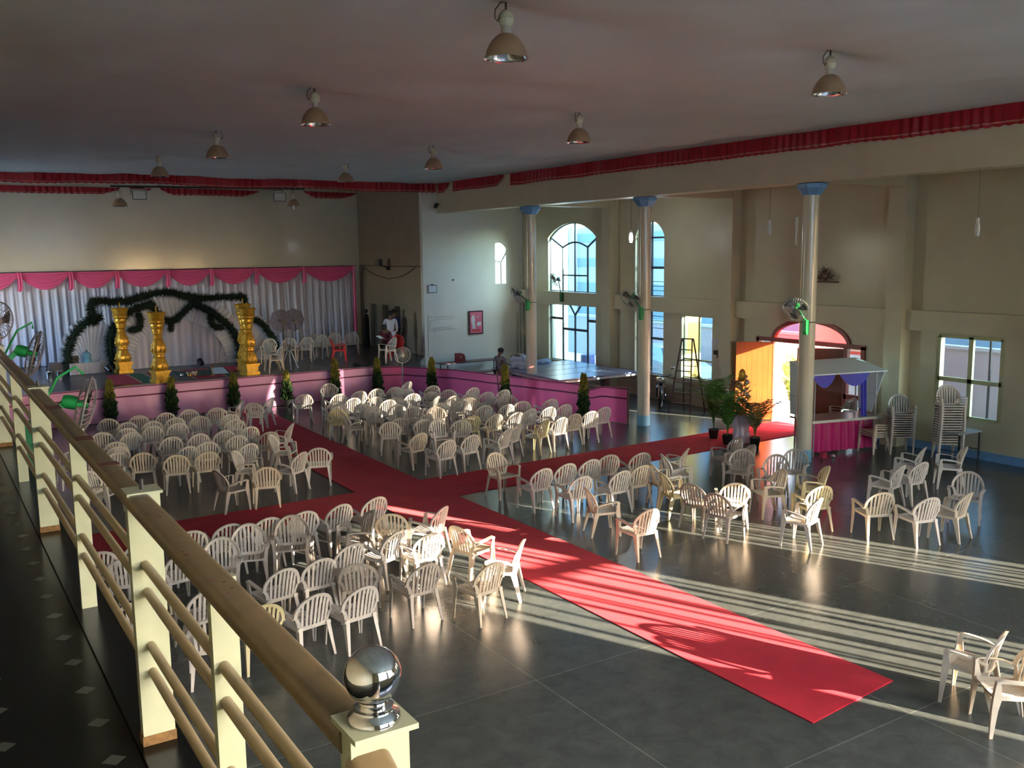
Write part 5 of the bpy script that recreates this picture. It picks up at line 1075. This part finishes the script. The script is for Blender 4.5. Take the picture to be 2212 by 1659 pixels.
# unseen block added behind the near wall to shade part of the hall
o=MB().box(-14,16.0,-15.6,-12.2,-.13,9.2).build('rear_building',FAC); tag(o,'pale building standing in the yard behind the hall','building')
# ---------------------------------------------------------------- people
SKIN=mat('brown_skin',(.20,.095,.055),rough=.5); HAIR=mat('black_hair',(.008,.007,.007),rough=.6)
def skin_obj(name,nodes,edges,m_,parent,sub=2,root=0):
    me=bpy.data.meshes.new(name); me.from_pydata([n[:3] for n in nodes],edges,[]); me.materials.append(m_)
    b=bmesh.new(); b.from_mesh(me); L=b.verts.layers.skin.verify(); b.verts.ensure_lookup_table()
    for i,n in enumerate(nodes): b.verts[i][L].radius=(n[3],n[4] if len(n)>4 else n[3]); b.verts[i][L].use_root=(i==root)
    b.to_mesh(me); b.free(); me.polygons.foreach_set('use_smooth',[True]*len(me.polygons))
    o=bpy.data.objects.new(name,me); COL.objects.link(o); o.parent=parent
    s=o.modifiers.new('skin','SKIN'); s.use_smooth_shade=True; q=o.modifiers.new('sub','SUBSURF'); q.levels=sub; q.render_levels=sub; return o
def person(label,J,top,legs,loc_,rz,bare=False,skirt_=None):
    """J: joint name -> (x,y,z) with +y forward, standing height about 1.68"""
    t=thing('person',label,'person',loc_,rz,'people in the hall'); g=lambda k:Vector(J[k])
    N=[];E_=[];ix={}
    def add(k,p,r,r2=None,par=None):
        ix[k]=len(N); N.append((p[0],p[1],p[2],r,r2 or r)); 
        if par is not None: E_.append((ix[par],ix[k]))
    pv,ch,nk,hd=g('pelvis'),g('chest'),g('neck'),g('head'); up=(hd-nk).normalized()
    add('pelvis',pv,.13,.11); add('waist',pv.lerp(ch,.5),.12,.10,'pelvis'); add('chest',ch,.145,.11,'waist'); add('neck',nk,.052,.052,'chest'); add('jaw',nk+up*.09,.062,.066,'neck'); add('head',hd,.078,.092,'jaw'); add('crown',hd+up*.075,.060,.072,'head')
    for s,S_ in ((-1,'L'),(1,'R')):
        sh,el,wr=g('shoulder'+S_),g('elbow'+S_),g('wrist'+S_)
        add('sh'+S_,sh,.056,.056,'chest'); add('el'+S_,el,.040,.040,'sh'+S_); add('wr'+S_,wr,.026,.024,'el'+S_)
        d=(wr-el).normalized(); pa=wr+d*.075; add('pa'+S_,pa,.036,.020,'wr'+S_)
        u=(g('shoulderR')-g('shoulderL')).normalized(); u=(u-d*u.dot(d)); u=u.normalized() if u.length>.1 else d.orthogonal().normalized(); n=d.cross(u)
        for k in range(4):
            off=u*(k-1.5)*.020; L=(.062,.075,.070,.055)[k]; a=pa+d*.03+off; b_=a+d*L*.55+n*.006; c=b_+d*L*.35+n*.025
            add('f%d%s'%(k,S_),a,.009,.009,'pa'+S_); add('g%d%s'%(k,S_),b_,.0085,.0085,'f%d%s'%(k,S_)); add('h%d%s'%(k,S_),c,.007,.007,'g%d%s'%(k,S_))
        th=wr+d*.03+u*(-s)*.03; add('t1'+S_,th,.011,.011,'pa'+S_); add('t2'+S_,th+(d*.6+u*(-s)*.6).normalized()*.045+n*.01,.009,.009,'t1'+S_)
        hp,kn,an,to=g('hip'+S_),g('knee'+S_),g('ankle'+S_),g('toe'+S_)
        add('hp'+S_,hp,.088,.088,'pelvis'); add('kn'+S_,kn,.055,.055,'hp'+S_); add('an'+S_,an,.036,.036,'kn'+S_); add('to'+S_,to,.034,.022,'an'+S_)
    skin_obj('body',N,E_,SKIN,t)
    # clothes follow the same joints
    N=[];E_=[];ix={}
    add('pelvis',pv+Vector((0,0,-.06)),.158,.135); add('waist',pv.lerp(ch,.5),.145,.122,'pelvis'); add('chest',ch,.168,.13,'waist'); add('col',ch.lerp(nk,.72),.082,.075,'chest')
    for S_ in 'LR':
        add('sh'+S_,g('shoulder'+S_),.074,.074,'chest'); add('el'+S_,g('elbow'+S_),.056,.056,'sh'+S_); add('cf'+S_,g('elbow'+S_).lerp(g('wrist'+S_),.8),.042,.042,'el'+S_)
    skin_obj('shirt',N,E_,top,t)
    N=[];E_=[];ix={}
    add('pelvis',pv,.150,.13)
    for S_ in 'LR':
        add('hp'+S_,g('hip'+S_),.108,.108,'pelvis'); add('kn'+S_,g('knee'+S_),.078,.078,'hp'+S_); add('an'+S_,g('knee'+S_).lerp(g('ankle'+S_),.92),.062,.062,'kn'+S_)
    skin_obj('trousers',N,E_,legs,t)
    f=J.get('face',(0,1,0)); f=Vector(f).normalized(); side_=up.cross(f).normalized()
    b=MB()
    c=hd+up*.045-f*.018; b.sphere((0,0,0),.108,20,14,(.93,1.06,.92)); R3=Matrix((side_,f,up)).transposed().to_4x4()
    b.v=[p for p in b.v]; keep=[]; b.xf(Matrix.Translation(c)@R3)
    b.build('hair',HAIR,t,smooth=True)
    b=MB().sphere((0,.112,-.025),.016,8,6,(.8,1,1.4)).sphere((.098,.0,-.02),.02,8,6,(.5,.8,1.4)).sphere((-.098,.0,-.02),.02,8,6,(.5,.8,1.4)); b.xf(Matrix.Translation(hd)@R3).build('nose_and_ears',SKIN,t,smooth=True)
    b=MB().sphere((.034,.102,.008),.011,8,6).sphere((-.034,.102,.008),.011,8,6); b.xf(Matrix.Translation(hd)@R3).build('eyes',BLACKP,t,smooth=True)
    b=MB().sphere((0,.103,-.062),.02,8,6,(1.3,.5,.35)); b.xf(Matrix.Translation(hd)@R3).build('mouth',mat('dark_lips',(.14,.04,.035)),t,smooth=True)
    return t
STAND=dict(pelvis=(0,0,.92),chest=(0,.01,1.26),neck=(0,.0,1.44),head=(0,.03,1.58),shoulderL=(-.19,0,1.38),shoulderR=(.19,0,1.38),elbowL=(-.24,-.02,1.10),elbowR=(.24,-.02,1.10),wristL=(-.25,.06,.86),wristR=(.25,.06,.86),
  hipL=(-.09,0,.86),hipR=(.09,0,.86),kneeL=(-.10,.02,.48),kneeR=(.10,.02,.48),ankleL=(-.11,-.02,.08),ankleR=(.11,-.02,.08),toeL=(-.12,.14,.04),toeR=(.12,.14,.04))
def J(**k): d=dict(STAND); d.update(k); return d
WS=mat('white_shirt_cotton',(.60,.60,.72),rough=.8); NV=mat('navy_cloth',(.012,.018,.10),rough=.8); BK=mat('black_trousers',(.012,.012,.014),rough=.85); MR=mat('maroon_shirt',(.10,.008,.02),rough=.8)
person('standing person in a long white shirt beside the dark wall openings on stage',J(elbowL=(-.25,.05,1.12),wristL=(-.18,.24,1.02)),WS,WS,(15.30,32.75,1.052),math.radians(-10))
person('standing person in dark blue, partly hidden behind the white-shirted person',J(),NV,BK,(15.95,33.75,1.052),math.radians(100))
SIT=J(pelvis=(0,0,.50),chest=(0,.04,.84),neck=(0,.10,1.02),head=(0,.17,1.13),shoulderL=(-.19,.06,.96),shoulderR=(.19,.06,.96),elbowL=(-.25,.16,.70),elbowR=(.25,.16,.70),wristL=(-.10,.36,.74),wristR=(.10,.36,.74),hipL=(-.09,.02,.48),hipR=(.09,.02,.48),kneeL=(-.12,.42,.50),kneeR=(.12,.42,.50),ankleL=(-.12,.44,.09),ankleR=(.12,.40,.09),toeL=(-.12,.58,.04),toeR=(.12,.54,.04),face=(0,1,-.5))
person('seated person in maroon shirt bending over white papers on stage',SIT,MR,BK,(14.85,32.2,1.052),math.radians(130))
t=thing('paper_sheets','white papers held by the seated person in maroon','paper',(14.50,32.0,1.86),.6); MB().box(-.13,.13,-.10,.10,0,.012).xf(Matrix.Rotation(.5,4,'X')).build('sheet',mat('white_paper',(.7,.7,.7)),t)
ST2=mat('black_and_white_top',(.02,.02,.035),rough=.8,noise_=.9,scale=5,col2=(.26,.24,.26))
person('standing person in black and white top before the sheet bundle',J(elbowL=(-.22,.16,1.14),wristL=(-.12,.36,1.10),elbowR=(.22,.16,1.14),wristR=(.12,.36,1.10),head=(0,.08,1.57),face=(0,1,-.4)),ST2,BK,(16.75,27.25,.0),math.radians(-80))
BEND=J(pelvis=(0,-.05,.98),chest=(0,.26,1.24),neck=(0,.42,1.22),head=(0,.54,1.14),shoulderL=(-.19,.34,1.25),shoulderR=(.19,.34,1.25),elbowL=(-.22,.42,1.0),elbowR=(.22,.42,1.0),wristL=(-.14,.54,.90),wristR=(.14,.54,.90),face=(0,.5,-1))
person('person in pale grey shirt bending far over the sheet bundle',BEND,mat('pale_grey_shirt',(.52,.54,.50),rough=.8),mat('blue_jeans',(.03,.07,.20),rough=.8),(18.35,28.6,.0),math.radians(150))
t=thing('clothes_post','dark narrow stand with hanging dark cloth at the first wall opening','stand',(15.9,36.4,1.052)); MB().lathe([(0,0),(.16,0),(.13,.4),(.12,1.2),(.09,1.35),(.0,1.4)],n=14).build('dark_cloth',mat('black_cloth',(.012,.01,.012),rough=.9),t,smooth=True); MB().sphere((0,0,1.5),.09,12,8).build('top_knob',DARK,t,smooth=True)
